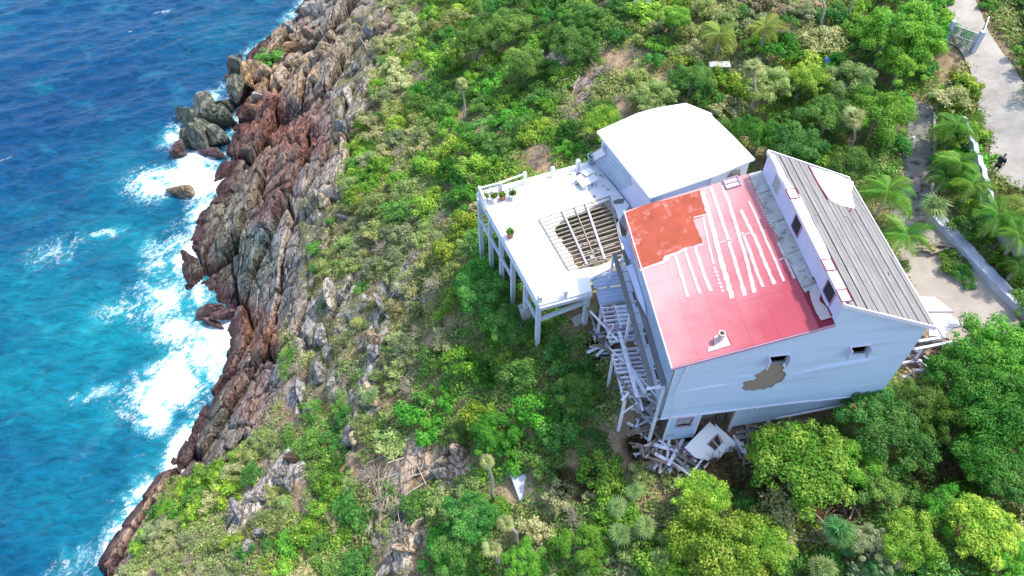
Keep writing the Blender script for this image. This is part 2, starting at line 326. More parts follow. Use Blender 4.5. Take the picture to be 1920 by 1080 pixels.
lipx = np.interp(PV, [p[1] for p in LIP], [p[0] for p in LIP]); warp = 50 * (fbm(X * .25, Y * .25, 3, 3) - .5)
rockm = sstep(35, -35, PU - lipx + warp)                 # 1 on the bare cliff
# rocky outcrops on the vegetated slope: (u, v, radius)
OUT = [(625, 560, 32), (640, 600, 26), (700, 640, 32), (715, 600, 24), (560, 740, 30), (600, 700, 28), (590, 640, 22), (640, 740, 26), (690, 760, 22), (840, 870, 40), (830, 900, 30), (545, 880, 32), (470, 950, 32), (440, 970, 28), (770, 1000, 30), (750, 1040, 30), (730, 540, 24), (780, 560, 22), (690, 700, 22), (655, 830, 20), (660, 110, 30), (650, 200, 30), (660, 60, 30), (770, 850, 40), (740, 900, 26), (700, 1000, 26), (560, 400, 40), (560, 480, 34), (590, 360, 30), (1290, 840, 30), (1120, 660, 26), (1040, 110, 30), (1090, 170, 30)]
for u, v, r in OUT: rockm = np.maximum(rockm, .85 * np.exp(-((PU - u) ** 2 + (PV - v) ** 2) / (r * r) * .7))
def seg_d(px, py, poly):
    d = np.full(px.shape, 1e9)
    for (x0, y0), (x1, y1) in zip(poly[:-1], poly[1:]):
        dx, dy = x1 - x0, y1 - y0; t = np.clip(((px - x0) * dx + (py - y0) * dy) / (dx * dx + dy * dy + 1e-9), 0, 1); d = np.minimum(d, np.hypot(px - x0 - t * dx, py - y0 - t * dy))
    return d
rib = np.zeros(X.shape)
for P, w_ in (([(705, 470), (650, 560), (610, 640), (568, 765)], 20), ([(770, 500), (722, 600), (700, 700), (655, 800), (645, 850)], 15), ([(640, 300), (600, 420), (570, 540), (560, 640)], 30), ([(700, 20), (672, 190), (625, 320)], 26), ([(560, 860), (470, 940), (430, 1000)], 18), ([(770, 850), (740, 940), (755, 1060)], 20), ([(690, 560), (650, 660), (630, 740)], 12)):
    rib = np.maximum(rib, np.exp(-((seg_d(PU + 40 * (fbm(X * .5, Y * .5, 3, 44) - .5), PV, P) / w_) ** 2)) * (.55 + .7 * vnoise(X * .4, Y * .4, 45)))
rockm = np.clip(np.maximum(rockm, rib), 0, 1)
sea_in = sstep(SEA - 2.5, SEA + .5, Zb)
# strata: stretched blocks lying roughly parallel to the shore
ca, sa = math.cos(R(12)), math.sin(R(12)); A1 = X * ca - Y * sa; B1 = X * sa + Y * ca
A1 = A1 + 1.2 * (fbm(X * .3, Y * .3, 3, 1) - .5); B1 = B1 + 2 * (fbm(X * .22, Y * .22, 3, 2) - .5)
f1, f2, cid, cx, cy = worley(A1 / 4.4, B1 / 8, 11); g1, g2, gid, gx, gy = worley(A1 / 1.9 + .15 * B1, B1 / 2.6, 23); h1, h2, hid, hx, hy = worley(A1 / .5, B1 / .8, 37)
crack = sstep(0.14, .0, f2 - f1); crack2 = sstep(.12, 0, g2 - g1); crack3 = sstep(.15, 0, h2 - h1)
blk = (cid - .5) * 2.6 + cx * (cid - .3) * 2.6 + cy * (gid * .2 + cid - .5) * 1.6 + (gid - .5) * .55 + gx * (gid - .5) * 1.3 + gy * (gid - .5) * .5 + (hid - .5) * .09 - crack * 1.5 - crack2 * .5 - crack3 * .07
blk += .9 * (fbm(X * .35, Y * .35, 4, 8) - .5) + .2 * (fbm(X * 1.3, Y * 1.3, 3, 9) - .5)
flat = np.zeros(X.shape)
HOUSEPX = [(880, 350), (1110, 260), (1290, 180), (1440, 280), (1620, 350), (1780, 640), (1660, 760), (1250, 860), (1110, 690)]
FLAT = [[(1770, -60), (1850, -60), (1960, 160), (1960, 420), (1860, 380), (1780, 200)], [(1690, 170), (1770, 200), (1760, 380), (1960, 600), (1900, 680), (1700, 660), (1640, 420)], HOUSEPX]
for p in FLAT: flat = np.maximum(flat, inpoly(PU, PV, p).astype(float))
edge = 1.0 * (X > -44) * (X < 46) * (Y > 8) * (Y < 104)
small = (.9 * (fbm(X * .22, Y * .22, 4, 5) - .5) + .3 * (fbm(X * 1.1, Y * 1.1, 3, 6) - .5)) * (1 - .85 * flat)
amp = (.45 + .55 * sstep(60, -60, PU - lipx)) * (1 - .5 * sstep(-21, -25.5, Zb))
Z = Zb + edge * (.55 * np.clip(rib, 0, 1) + rockm * (blk * 1.0 + .4 * sstep(-14, -24, Zb)) * amp * (.35 + .65 * sea_in) * (1 - flat) + small * (1 - rockm))
hs = interp
def hgt(x, y):
    i = int(np.searchsorted(xs, x)) - 1; j = int(np.searchsorted(ys, y)) - 1; i = min(max(i, 0), len(xs) - 2); j = min(max(j, 0), len(ys) - 2)
    fx = (x - xs[i]) / (xs[i + 1] - xs[i]); fy = (y - ys[j]) / (ys[j + 1] - ys[j])
    return float((Z[j, i] * (1 - fx) + Z[j, i + 1] * fx) * (1 - fy) + (Z[j + 1, i] * (1 - fx) + Z[j + 1, i + 1] * fx) * fy)
def hgt_np(x, y):
    i = np.clip(np.searchsorted(xs, x) - 1, 0, len(xs) - 2); j = np.clip(np.searchsorted(ys, y) - 1, 0, len(ys) - 2)
    fx = (x - xs[i]) / (xs[i + 1] - xs[i]); fy = (y - ys[j]) / (ys[j + 1] - ys[j])
    return (Z[j, i] * (1 - fx) + Z[j, i + 1] * fx) * (1 - fy) + (Z[j + 1, i] * (1 - fx) + Z[j + 1, i + 1] * fx) * fy
def rock_np(x, y):
    i = np.clip(np.searchsorted(xs, x) - 1, 0, len(xs) - 2); j = np.clip(np.searchsorted(ys, y) - 1, 0, len(ys) - 2); return rockm[j, i]
def hit(u, v, lift=0):
    d = ray(u, v); t = 15.0; p = Vector((0, 0, CAMH))
    while t < 250:
        q = p + d * t
        if q.z <= hgt(q.x, q.y) + lift: break
        t += .5
    lo, hi = t - .5, t
    for _ in range(12):
        m = (lo + hi) / 2; q = p + d * m
        if q.z <= hgt(q.x, q.y) + lift: hi = m
        else: lo = m
    q = p + d * hi; return Vector((q.x, q.y, hgt(q.x, q.y)))
# ground colours (albedo of soil and of each kind of rock)
PU2, PV2 = prj_np(X, Y, Z)
soil = np.array([.29, .20, .125]); col = np.ones(X.shape + (3,)) * soil
col *= (.75 + .5 * fbm(X * .8, Y * .8, 3, 40))[..., None]
RC = [(600, 20, 60, (.34, .30, .27)), (560, 110, 70, (.40, .29, .19)), (620, 60, 60, (.36, .28, .20)), (500, 140, 50, (.37, .25, .15)), (470, 210, 45, (.30, .13, .085)), (520, 230, 50, (.24, .115, .085)), (560, 240, 50, (.26, .12, .09)), (600, 200, 40, (.24, .15, .12)), (440, 290, 45, (.22, .16, .12)), (500, 320, 50, (.22, .17, .13)), (520, 340, 38, (.20, .085, .075)), (500, 390, 35, (.165, .07, .065)), (450, 380, 50, (.25, .21, .15)), (430, 480, 60, (.19, .19, .145)), (400, 450, 40, (.20, .16, .12)), (500, 450, 22, (.13, .19, .20)), (480, 520, 45, (.18, .19, .15)), (440, 590, 30, (.16, .10, .09)), (500, 620, 40, (.29, .14, .09)), (450, 700, 60, (.23, .15, .12)), (490, 740, 40, (.27, .15, .10)), (400, 790, 40, (.17, .16, .125)), (380, 850, 50, (.16, .13, .10)), (640, 200, 60, (.37, .31, .26)), (600, 400, 70, (.38, .31, .25)), (560, 560, 60, (.34, .27, .22)), (560, 740, 70, (.37, .33, .30)), (260, 960, 60, (.46, .32, .22)), (220, 1060, 60, (.44, .30, .21)), (700, 640, 70, (.38, .35, .32)), (620, 560, 50, (.43, .40, .36)), (830, 880, 60, (.45, .34, .25)), (560, 880, 70, (.43, .36, .30)), (750, 1030, 60, (.43, .34, .26)), (1060, 150, 60, (.36, .29, .24))]
wsum = np.zeros(X.shape) + 1e-6; rc = np.zeros(X.shape + (3,))
wu = 60 * (fbm(A1 * .25, B1 * .12, 3, 61) - .5); wv = 120 * (fbm(A1 * .25 + 9, B1 * .12, 3, 62) - .5)
for u, v, r, c in RC:
    g = np.exp(-(((PU2 + wu - u) / r) ** 2 + ((PV2 + wv * .6 - v) / r) ** 2)) + 1e-5 / (1 + ((PU2 - u) / 100) ** 2 + ((PV2 - v) / 100) ** 2); g = g ** 1.5
    wsum += g; rc += g[..., None] * np.array(c)
rc /= wsum[..., None]
rc *= (.62 + .5 * fbm(A1 * .9, B1 * .7, 5, 70) + .28 * gid + .12 * hid - .5 * crack - .35 * crack2 - .3 * crack3)[..., None]
lich = sstep(.58, .75, fbm(X * .7, Y * .7, 5, 80))[..., None]; rc = rc * (1 - .35 * lich) + np.array([.40, .37, .33]) * .35 * lich
wet = sstep(SEA + 2.4, SEA + .5, Z + 1.2 * (fbm(X * .5, Y * .5, 3, 90) - .5))[..., None]; rc = rc * (1 - wet) + np.array([.085, .05, .05]) * wet
k = sstep(.25, .6, rockm)[..., None]; col = col * (1 - k) + np.clip(rc, .01, .8) * k
for poly, c in [([(1812, -60), (1850, -60), (1890, 40), (1960, 150), (1990, 240), (1900, 170), (1840, 80)], (.27, .19, .12)), ([(1540, -20), (1700, -20), (1640, 75), (1540, 60)], (.28, .30, .10)), ([(1180, 80), (1370, 10), (1390, 40), (1290, 90), (1190, 130)], (.34, .27, .18))]:
    kk = inpoly(PU2 + 25 * (fbm(X, Y, 2, 3) - .5), PV2, poly)[..., None]; col = np.where(kk, np.array(c) * (.8 + .4 * fbm(X * 2, Y * 2, 3, 4))[..., None], col)
ny, nx = X.shape; idx = np.arange(nx * ny).reshape(ny, nx)
quads = np.stack([idx[:-1, :-1], idx[:-1, 1:], idx[1:, 1:], idx[1:, :-1]], -1).reshape(-1, 4)
me = mesh('hillside', np.stack([X, Y, Z], -1).reshape(-1, 3), quads, 'ground', True, col.reshape(-1, 3))
rq = np.clip(rockm, 0, 1)[:-1, :-1].ravel() < .5; me.polygons.foreach_set('use_smooth', rq)
ra = me.attributes.new('rock', 'FLOAT', 'POINT'); ra.data.foreach_set('value', np.clip(rockm * 1.3, 0, 1).astype(np.float32).ravel())
tag(link('hillside', me), 'steep rocky hillside falling from the house to the blue sea', kind='structure')
# ------------------------------------------------------------------ sea
sx_ = np.r_[[-2500, -1200, -600, -350, -220, -150, -115], np.arange(-100, -62, 1.0), np.arange(-62, -18, .3), [-15, -5, 40]]
sy_ = np.r_[[-400, -150, -60, -20, 0], np.arange(10, 125, .3), np.arange(126, 170, 1.2), [190, 230, 300, 500, 1000, 2500]]
SX, SY = np.meshgrid(sx_, sy_)
a = R(28); WX = SX * math.cos(a) + SY * math.sin(a); WY = -SX * math.sin(a) + SY * math.cos(a)
wv_ = .85 * (fbm(WX * .10, WY * .22, 3, 101) - .5) + .55 * (fbm(WX * .35 + .5 * fbm(SX * .2, SY * .2, 2, 3), WY * .8, 3, 102) - .5)
inn = ((SX > -100) & (SX < -15) & (SY > 10) & (SY < 170)).astype(float)
zland = hgt_np(SX, SY)
U2, V2 = prj_np(SX, SY, np.full(SX.shape, SEA))
shore = seg_d(SX, SY, [tuple(un(u, v, SEA))[:2] for u, v in WL])
def blobs(L, U_, V_):
    s = np.zeros(U_.shape)
    for (u, v, ru, rv, a_, g) in L:
        c_, s_ = math.cos(R(a_)), math.sin(R(a_)); du = (U_ - u) * c_ + (V_ - v) * s_; dv = -(U_ - u) * s_ + (V_ - v) * c_
        s = np.maximum(s, g * np.exp(-(du / ru) ** 2 - (dv / rv) ** 2))
    return s
FW = [(410, 680, 85, 70, 0, 1.45), (330, 720, 100, 50, -25, 1.25), (290, 770, 50, 40, -50, .95), (345, 840, 30, 90, 20, 1.15), (380, 330, 45, 50, -20, 1.3), (300, 345, 65, 32, -5, 1.05), (385, 400, 36, 60, 15, 1.0), (350, 480, 60, 60, 0, .78), (310, 560, 80, 50, -20, .72), (340, 620, 60, 40, 0, .75), (270, 930, 50, 30, -40, .8), (215, 1040, 35, 70, 25, .7), (330, 250, 40, 22, -50, .72), (400, 180, 40, 16, -40, .7), (500, 88, 34, 9, -25, .72), (170, 740, 70, 14, -18, .62), (230, 580, 60, 22, -10, .62), (110, 470, 80, 30, -20, .42), (190, 440, 60, 12, -15, .55), (420, 610, 40, 30, 0, .95), (130, 1060, 60, 30, -30, .45), (300, 490, 40, 50, 10, .6)]
foam = blobs(FW, U2, V2); foam = np.maximum(foam, .62 * np.exp(-(shore / 1.5) ** 2) * (.35 + 1.1 * fbm(SX * .3, SY * .3, 2, 120)))
TQ = [(200, 620, 190, 130, 0, 1), (250, 450, 130, 80, 0, .85), (150, 760, 170, 120, 0, .9), (60, 560, 130, 90, 0, .8), (230, 340, 90, 80, 0, .55), (120, 950, 170, 140, 0, .62), (340, 560, 100, 160, 0, 1), (40, 720, 120, 100, 0, .8), (280, 860, 70, 80, 0, .8), (430, 60, 110, 50, -25, .28), (60, 400, 80, 40, 0, .35)]
tq = blobs(TQ, U2, V2); tq = np.clip(tq * (.65 + .7 * fbm(SX * .12, SY * .12, 4, 131)), 0, 1)
# lacy foam: thin ridges of warped noise, filled in where foam is dense
qx = SX * .9 + SY * .25 + 4.5 * (fbm(SX * .25, SY * .25, 3, 140) - .5); qy = SY * .8 - SX * .25 + 4.5 * (fbm(SX * .35 + 5, SY * .35, 3, 141) - .5)
r1 = 1 - np.abs(2 * fbm(qx * .55, qy * .55, 4, 142) - 1) * 4; r2 = 1 - np.abs(2 * fbm(qx * 1.4, qy * 1.4, 3, 143) - 1) * 3.2
lace = np.clip(np.maximum(r1, r2 * .85), 0, 1); body = fbm(qx * .45, qy * .45, 5, 145)
foamA = np.clip(foam * .86 + (body - .5) * 2.4 - .36, 0, 1) * 1.5 * sstep(.3, .85, foam) + np.clip(foam * 1.35 - .15, 0, 1) * lace ** 2.0 * 1.15
caps = sstep(.765, .84, fbm(WX * .28, WY * .9, 4, 150)) * sstep(.52, .62, fbm(SX * .07, SY * .07, 2, 151)); foamA = np.clip(foamA + caps * .28, 0, 1)
deep = np.array([.0005, .024, .085]); deep2 = np.array([.0008, .055, .13]); tqc = np.array([.002, .135, .18]); aer = np.array([.02, .25, .29])
mixb = fbm(SX * .05, SY * .05, 4, 133)[..., None]; scol = deep * (1 - mixb) + deep2 * mixb
scol = scol * (1 - tq[..., None]) + tqc * tq[..., None]
ae = np.clip(foam * 1.2 + (body - .5) * 1.2 - .18, 0, 1)[..., None]; scol = scol * (1 - ae) + aer * ae
sz = SEA + inn * (wv_ * (1.0 - .3 * np.clip(foam, 0, 1)) + .25 * foamA * (body - .2))
sn, sm = SX.shape; si = np.arange(sn * sm).reshape(sn, sm); sq = np.stack([si[:-1, :-1], si[:-1, 1:], si[1:, 1:], si[1:, :-1]], -1).reshape(-1, 4)
me = mesh('sea', np.stack([SX, SY, sz], -1).reshape(-1, 3), sq, None, True, scol.reshape(-1, 3))
fa = me.attributes.new('foam', 'FLOAT', 'POINT'); fa.data.foreach_set('value', foamA.astype(np.float32).ravel())
def seamat():
    m = bpy.data.materials.new('seawater'); m.use_nodes = True; N = m.node_tree.nodes; L = m.node_tree.links; b = N['Principled BSDF']
    c = N.new('ShaderNodeAttribute'); c.attribute_name = 'Col'; f = N.new('ShaderNodeAttribute'); f.attribute_name = 'foam'
    tc = N.new('ShaderNodeTexCoord'); mp = N.new('ShaderNodeMapping'); L.new(tc.outputs['Object'], mp.inputs[0]); mp.inputs['Rotation'].default_value = (0, 0, -R(28)); mp.inputs['Scale'].default_value = (.55, 1.3, 1)
    n1 = N.new('ShaderNodeTexNoise'); n1.inputs['Scale'].default_value = 1.2; n1.inputs['Detail'].default_value = 7; n1.inputs['Roughness'].default_value = .62; n1.inputs['Distortion'].default_value = .6; L.new(mp.outputs[0], n1.inputs[0])
    n2 = N.new('ShaderNodeTexNoise'); n2.inputs['Scale'].default_value = 3.0; n2.inputs['Detail'].default_value = 6; n2.inputs['Roughness'].default_value = .7; n2.inputs['Distortion'].default_value = 1.2; L.new(tc.outputs['Object'], n2.inputs[0])
    # foam breakup
    k = N.new('ShaderNodeMath'); k.operation = 'MULTIPLY_ADD'; L.new(n2.outputs['Fac'], k.inputs[0]); k.inputs[1].default_value = 3.0; k.inputs[2].default_value = -1.55
    s = N.new('ShaderNodeMath'); s.operation = 'ADD'; L.new(f.outputs['Fac'], s.inputs[0]); L.new(k.outputs[0], s.inputs[1])
    gate = N.new('ShaderNodeMapRange'); gate.inputs[1].default_value = .0; gate.inputs[2].default_value = .2; L.new(f.outputs['Fac'], gate.inputs[0])
    r = N.new('ShaderNodeMapRange'); r.inputs[1].default_value = .02; r.inputs[2].default_value = 1.3; L.new(s.outputs[0], r.inputs[0])
    g = N.new('ShaderNodeMath'); g.operation = 'MULTIPLY'; g.use_clamp = True; L.new(r.outputs[0], g.inputs[0]); L.new(gate.outputs[0], g.inputs[1])
    hv = N.new('ShaderNodeHueSaturation'); L.new(c.outputs['Color'], hv.inputs['Color']); m2 = N.new('ShaderNodeMapRange'); m2.inputs[1].default_value = .3; m2.inputs[2].default_value = .7; m2.inputs[3].default_value = .62; m2.inputs[4].default_value = 1.45
    L.new(n1.outputs['Fac'], m2.inputs[0]); L.new(m2.outputs[0], hv.inputs['Value'])
    mx = N.new('ShaderNodeMix'); mx.data_type = 'RGBA'; L.new(g.outputs[0], mx.inputs[0]); L.new(hv.outputs[0], mx.inputs[6]); mx.inputs[7].default_value = (.85, .88, .9, 1)
    L.new(mx.outputs[2], b.inputs['Base Color']); rr = N.new('ShaderNodeMapRange'); rr.inputs[3].default_value = .24; rr.inputs[4].default_value = .8; L.new(g.outputs[0], rr.inputs[0]); L.new(rr.outputs[0], b.inputs['Roughness'])
    b.inputs['IOR'].default_value = 1.33; b.inputs['Specular IOR Level'].default_value = .35
    bp = N.new('ShaderNodeBump'); bp.inputs['Strength'].default_value = .6; bp.inputs['Distance'].default_value = .3; L.new(n1.outputs['Fac'], bp.inputs['Height']); L.new(bp.outputs[0], b.inputs['Normal'])
    return m
me.materials.append(seamat()); tag(link('sea', me), 'blue and turquoise sea breaking white against the cliff', kind='structure')
# ------------------------------------------------------------------ road, driveway, yard
def strip(name, label, Lp, Rp, m, up, n=40, k=8, th=0, jag=.25):
    def res(P, n):
        P = [hit(*p) for p in P]; d = [0]
        for a, b in zip(P[:-1], P[1:]): d.append(d[-1] + (b - a).length)
        t = np.linspace(0, d[-1], n); return np.stack([np.interp(t, d, [p[i] for p in P]) for i in range(2)], -1)
    a, b = res(Lp, n), res(Rp, n); V = []
    for i in range(n):
        ja = jag * (vnoise(np.array([i * .45]), np.array([1.]), 3)[0] - .5); jb = jag * (vnoise(np.array([i * .45]), np.array([5.]), 4)[0] - .5)
        for j in range(k):
            t = j / (k - 1); t = ja * .3 + t * (1 - ja * .3 + jb * .3); q = a[i] * (1 - t) + b[i] * t; V.append((q[0], q[1], hgt(q[0], q[1]) + up))
    V = np.array(V).reshape(n, k, 3)
    for _ in range(3): V[1:-1, :, 2] = (V[:-2, :, 2] + V[1:-1, :, 2] + V[2:, :, 2]) / 3 + .01
    ii = np.arange(n * k).reshape(n, k); q = np.stack([ii[:-1, :-1], ii[:-1, 1:], ii[1:, 1:], ii[1:, :-1]], -1).reshape(-1, 4)
    return tag(link(name, mesh(name, V.reshape(-1, 3), q, m, True)), label, kind='structure')
strip('road', 'pale worn concrete road running down the right edge', [(1772, -60), (1772, 20), (1790, 80), (1815, 130), (1830, 200), (1850, 270), (1862, 330), (1900, 352), (1970, 380)], [(1812, -60), (1826, 0), (1850, 60), (1885, 110), (1925, 165), (1990, 210), (2050, 250), (2080, 300), (2100, 350)], 'road', .10, 60, 14)
strip('driveway', 'grey cracked driveway littered with leaves', [(1712, 190), (1700, 240), (1690, 300), (1680, 350), (1665, 400)], [(1752, 200), (1750, 260), (1746, 320), (1742, 380), (1730, 440)], 'drive', .07, 30, 8)
strip('yard', 'bare sandy concrete yard beside the grey roof', [(1668, 410), (1668, 460), (1690, 540), (1720, 580), (1780, 640)], [(1740, 400), (1780, 450), (1830, 500), (1880, 560), (1925, 620)], 'sand', .06, 34, 12)
def lowwall(label, pts, h, th, m, slump=0, group=None):
    P = [hit(*p) for p in pts]; mb = MB()
    Q = []
    for a, b in zip(P[:-1], P[1:]):
        for i in range(8): Q.append(a.lerp(b, i / 8))
    Q.append(P[-1]); n = len(Q); o = len(mb.v); sec = []
    for i, q in enumerate(Q):
        d = (Q[min(i + 1, n - 1)] - Q[max(i - 1, 0)]); d.z = 0; d.normalize(); s = Vector((d.y, -d.x, 0)); hh = h * (1 + .08 * math.sin(i * 1.7)); z = q.z
        for (e, zz) in ((-th / 2 - slump, -.5), (-th / 2, hh), (th / 2, hh), (th / 2, -.5)): mb.v.append(Vector((q.x, q.y, z + zz)) + s * e)
    for i in range(n - 1):
        for k in range(4): mb.f.append((i * 4 + k, i * 4 + (k + 1) % 4, (i + 1) * 4 + (k + 1) % 4, (i + 1) * 4 + k))
    mb.f += [(0, 1, 2, 3), (n * 4 - 1, n * 4 - 2, n * 4 - 3, n * 4 - 4)]
    return tag(mb.build('retaining_wall', m), label, 'wall', group, 'thing')
lowwall('long pale blue retaining wall winding down between palms and road', [(1795, 240), (1815, 290), (1832, 340), (1845, 390), (1862, 430), (1890, 470), (1940, 520)], 1.0, .3, 'retwall', .5)
lowwall('broad sloping grey-lavender wall along the sandy yard', [(1752, 412), (1790, 452), (1830, 498), (1875, 545), (1930, 596)], .45, .75, 'retwall', .25)
lowwall('thin concrete kerb along the driveway under the feather palms', [(1750, 215), (1752, 300), (1742, 385)], .2, .16, 'concrete')
# ------------------------------------------------------------------ the house
house = empty('house', 'derelict pale blue two storey house with red and grey roofs', 'house', mtx=HM)
def part(mb, name, m, parent=house, label=None, **k):
    o = mb.build(name, m, parent, **k)
    if label: o['label'] = label
    return o
UL, UR, WB, HR = -.62, 11.25, 9.9, 6.3
def rz(u): return 7.8 + (u + .8) * SL
def gz(u): return 11.36 + (u - HR) * SG
def jag(P, amp, n, seed):
    r = random.Random(seed); out = []
    for i in range(len(P)):
        a = Vector(P[i]); b = Vector(P[(i + 1) % len(P)])
        for k in range(n):
            q = a.lerp(b, k / n); out.append(q + Vector([r.uniform(-amp, amp) for _ in range(len(q))]) if k else q)
    return out
# front gable wall: sheathing behind, a smooth blue membrane in front, torn open under one window
W0 = [(UL, 0, 2.85), (UR, 0, 2.85), (UR, 0, gz(UR) - .12), (HR, 0, 11.1), (HR, 0, rz(HR) - .1), (UL, 0, rz(UL) - .1)]
def rect(u0, u1, z0, z1, w0=0): return [(u0, w0, z0), (u1, w0, z0), (u1, w0, z1), (u0, w0, z1)]
wins = [(3.86, 4.8, 7.05, 7.74), (7.84, 8.76, 7.08, 7.8)]
tear = [hf(*p) for p in [(1443, 680), (1471, 678), (1465, 684), (1470, 688), (1466, 694), (1473, 699), (1470, 706), (1466, 713), (1452, 719), (1446, 725), (1437, 726), (1431, 729), (1424, 728), (1412, 731), (1398, 731), (1391, 726), (1394, 722), (1393, 716), (1403, 713), (1413, 711), (1419, 707), (1414, 703), (1425, 698), (1431, 693), (1437, 690), (1441, 684)]]
tearh = [(p.x, 0, p.z) for p in tear]
tj = jag(tearh, .035, 3, 3); tj = [(p.x, 0, p.z if p.z < 7.02 else 7.02) for p in tj]
mb = MB().sheet(W0, (0, .10, 0), [rect(*w_) for w_ in wins]); part(mb, 'sheathing', 'sheath')
sh = lambda P, dy: [(p[0], dy, p[2]) for p in P]
memb = MB().sheet(sh(W0, -.035), (0, .03, 0), [sh(rect(*w_), -.035) for w_ in wins] + [sh(tj, -.035)]); part(memb, 'front_wall', 'wallblue')
for k in range(7): part(MB().box(2.9, 5.7, -.008, -.001, 4.75 + k * .34, 4.765 + k * .34), 'board_joint', 'brownwood')
# torn edge curl + long creases of the membrane
cr = MB(); cr.tube([(p[0], -.04, p[2]) for p in tj] , .018, 4, False); part(cr, 'torn_edge', 'sheath')
for P, r_ in (([(5.3, 5.75), (6.0, 5.72), (6.9, 5.95), (7.9, 6.1), (9.1, 6.25), (9.9, 6.5)], .10), ([(-.3, 5.25), (.8, 5.3), (1.9, 5.45), (2.9, 5.45)], .06), ([(3.6, 6.0), (2.9, 6.05), (2.3, 6.0)], .05)):
    n = len(P); mb = MB(); sec = 7; o = 0
    for i, (u, z) in enumerate(P):
        t = math.sin(math.pi * i / (n - 1)) ** .7
        for k in range(sec):
            a = math.pi * k / (sec - 1); mb.v.append(Vector((u, -.034 - r_ * t * math.sin(a) * .8, z + (.32 * math.cos(a)) * (1 if math.cos(a) > 0 else .35) * (.3 + .7 * t) * r_ / .08)))
    for i in range(n - 1):
        for k in range(sec - 1): mb.f.append((i * sec + k, i * sec + k + 1, (i + 1) * sec + k + 1, (i + 1) * sec + k))
    part(mb, 'membrane_crease', 'wallblue', smooth=True)
def window(u0, u1, z0, z1, w0, trim='trim', panes=2, name='window', depth=.12, dark=True, y2=None):
    o = MB()
    t = .07
    o.box(u0 - t, u1 + t, w0 - .07, w0 + depth, z1, z1 + t).box(u0 - t, u0, w0 - .065, w0 + depth, z0, z1).box(u1, u1 + t, w0 - .065, w0 + depth, z0, z1).box(u0 - t, u1 + t, w0 - .09, w0 + depth, z0 - t, z0)
    wd = part(o, name, trim)
    for k in range(panes):
        a = u0 + (u1 - u0) * k / panes; b = u0 + (u1 - u0) * (k + 1) / panes
        g = MB().box(a + .02, b - .02, w0 + .06, w0 + .075, z0 + .02, z1 - .02).build('pane', 'glass' if dark else 'metal', wd)
    return wd
for w_ in wins:
    wd = part(MB().box(w_[0] - .07, w_[1] + .07, -.10, .02, w_[3], w_[3] + .05).box(w_[0] - .07, w_[0], -.10, .02, w_[2], w_[3]).box(w_[1], w_[1] + .07, -.10, .02, w_[2], w_[3]), 'window', 'trim')
    MB().box(w_[0], w_[1], .35, .37, w_[2] - .1, w_[3]).build('dark_opening', 'dark', wd)
    for sgn, e in ((-1, w_[0]), (1, w_[1])):
        MB().box(min(e, e + sgn * .05), max(e, e + sgn * .05), -.34, -.10, w_[2] - .05, w_[3]).build('shutter_edge', 'walllav', wd)
# band and lower storey
part(MB().bar((UL - .05, -.06, 2.85), (7.4, -.06, 2.95), .08, .1), 'band_trim', 'trim')
part(MB().bar((7.45, -.05, 2.88), (UR, -.05, 2.88), .06, .07), 'band_trim', 'trim')
gw = [(-.05, .12, .02), (1.69, .12, .05), (1.58, .12, 2.8), (-.05, .12, 2.8)]
part(MB().sheet(gw, (0, .1, 0), [rect(.48, 1.22, 1.5, 2.24, .12)]), 'ground_floor_wall', 'wallblue')
gw2 = [(3.7, .12, .72), (5.6, .12, .92), (7.4, .12, 1.3), (9.6, .12, 1.75), (UR, .12, 2.1), (UR, .12, 2.84), (3.55, .12, 2.8)]
part(MB().sheet(gw2, (0, .1, 0)), 'ground_floor_wall', 'wallblue')
part(MB().bar((5.9, -.02, 1.35), (9.7, -.02, 2.02), .06, .14), 'sill_board', 'trim')
window(.48, 1.22, 1.5, 2.24, .13, 'pinktrim', 2, dark=False)
part(MB().box(.1, .5, .075, .118, .55, .68), 'wall_vent', 'metal')
for k in range(2): part(MB().box(4.25 + k * .28, 4.38 + k * .28, -.0, .118, 2.45, 2.68), 'junction_box', 'trim')
# open bay
part(MB().box(1.5, 3.8, 1.9, 2.0, -.3, 2.8), 'bay_back_wall', 'concrete')
part(MB().box(1.58, 1.66, .22, 1.9, -.2, 2.8), 'bay_side_wall', 'concrete'); part(MB().box(3.7, 3.78, .22, 1.9, -.2, 2.8), 'bay_side_wall', 'brownwood')
part(MB().sheet([(1.75, .9, .0), (3.3, 1.1, .0), (2.75, 1.3, 2.7), (1.75, 1.3, 2.7)], (0, .03, 0)), 'leaning_board', 'concrete', label='pale board leaning in the open bay')
for k in range(3): part(MB().bar((3.2 + k * .12, .7, 0), (2.95 + k * .22, 1.2, 2.7), .07, .05), 'stud', 'brownwood')
for u in (1.62, 3.62): part(MB().box(u - .06, u + .06, .1, .24, .0, 2.83), 'bay_post', 'trim')
part(MB().box(UL, UR, .2, WB, 2.6, 2.82), 'upper_floor', 'sheath')
part(MB().box(.0, UR, 2.0, WB, -1.6, 2.6), 'lower_core', 'sheath')
# side and back walls
part(MB().box(UL, UL + .12, .12, WB, 2.82, rz(UL) - .1), 'west_wall', 'bluemetal')
part(MB().sheet([(UR, .12, 2.1), (UR, WB, 2.1), (UR, WB, gz(UR) - .12), (UR, .12, gz(UR) - .12)], (-.12, 0, 0)), 'east_wall', 'walllav')
part(MB().sheet([(UL, WB, 2.6), (UR, WB, 2.6), (UR, WB, gz(UR) - .12), (HR, WB, 11.1), (HR, WB, rz(HR) - .1), (UL, WB, rz(UL) - .1)], (0, -.1, 0)), 'back_wall', 'wallblue')
for (a, b, z0, z1) in ((1.2, 2.2, 4.2, 5.3), (3.6, 4.6, 4.2, 5.3), (6.2, 7.2, 4.2, 5.3)):
    part(MB().box(UL - .03, UL, a, b, z0, z1), 'side_window', 'dark')
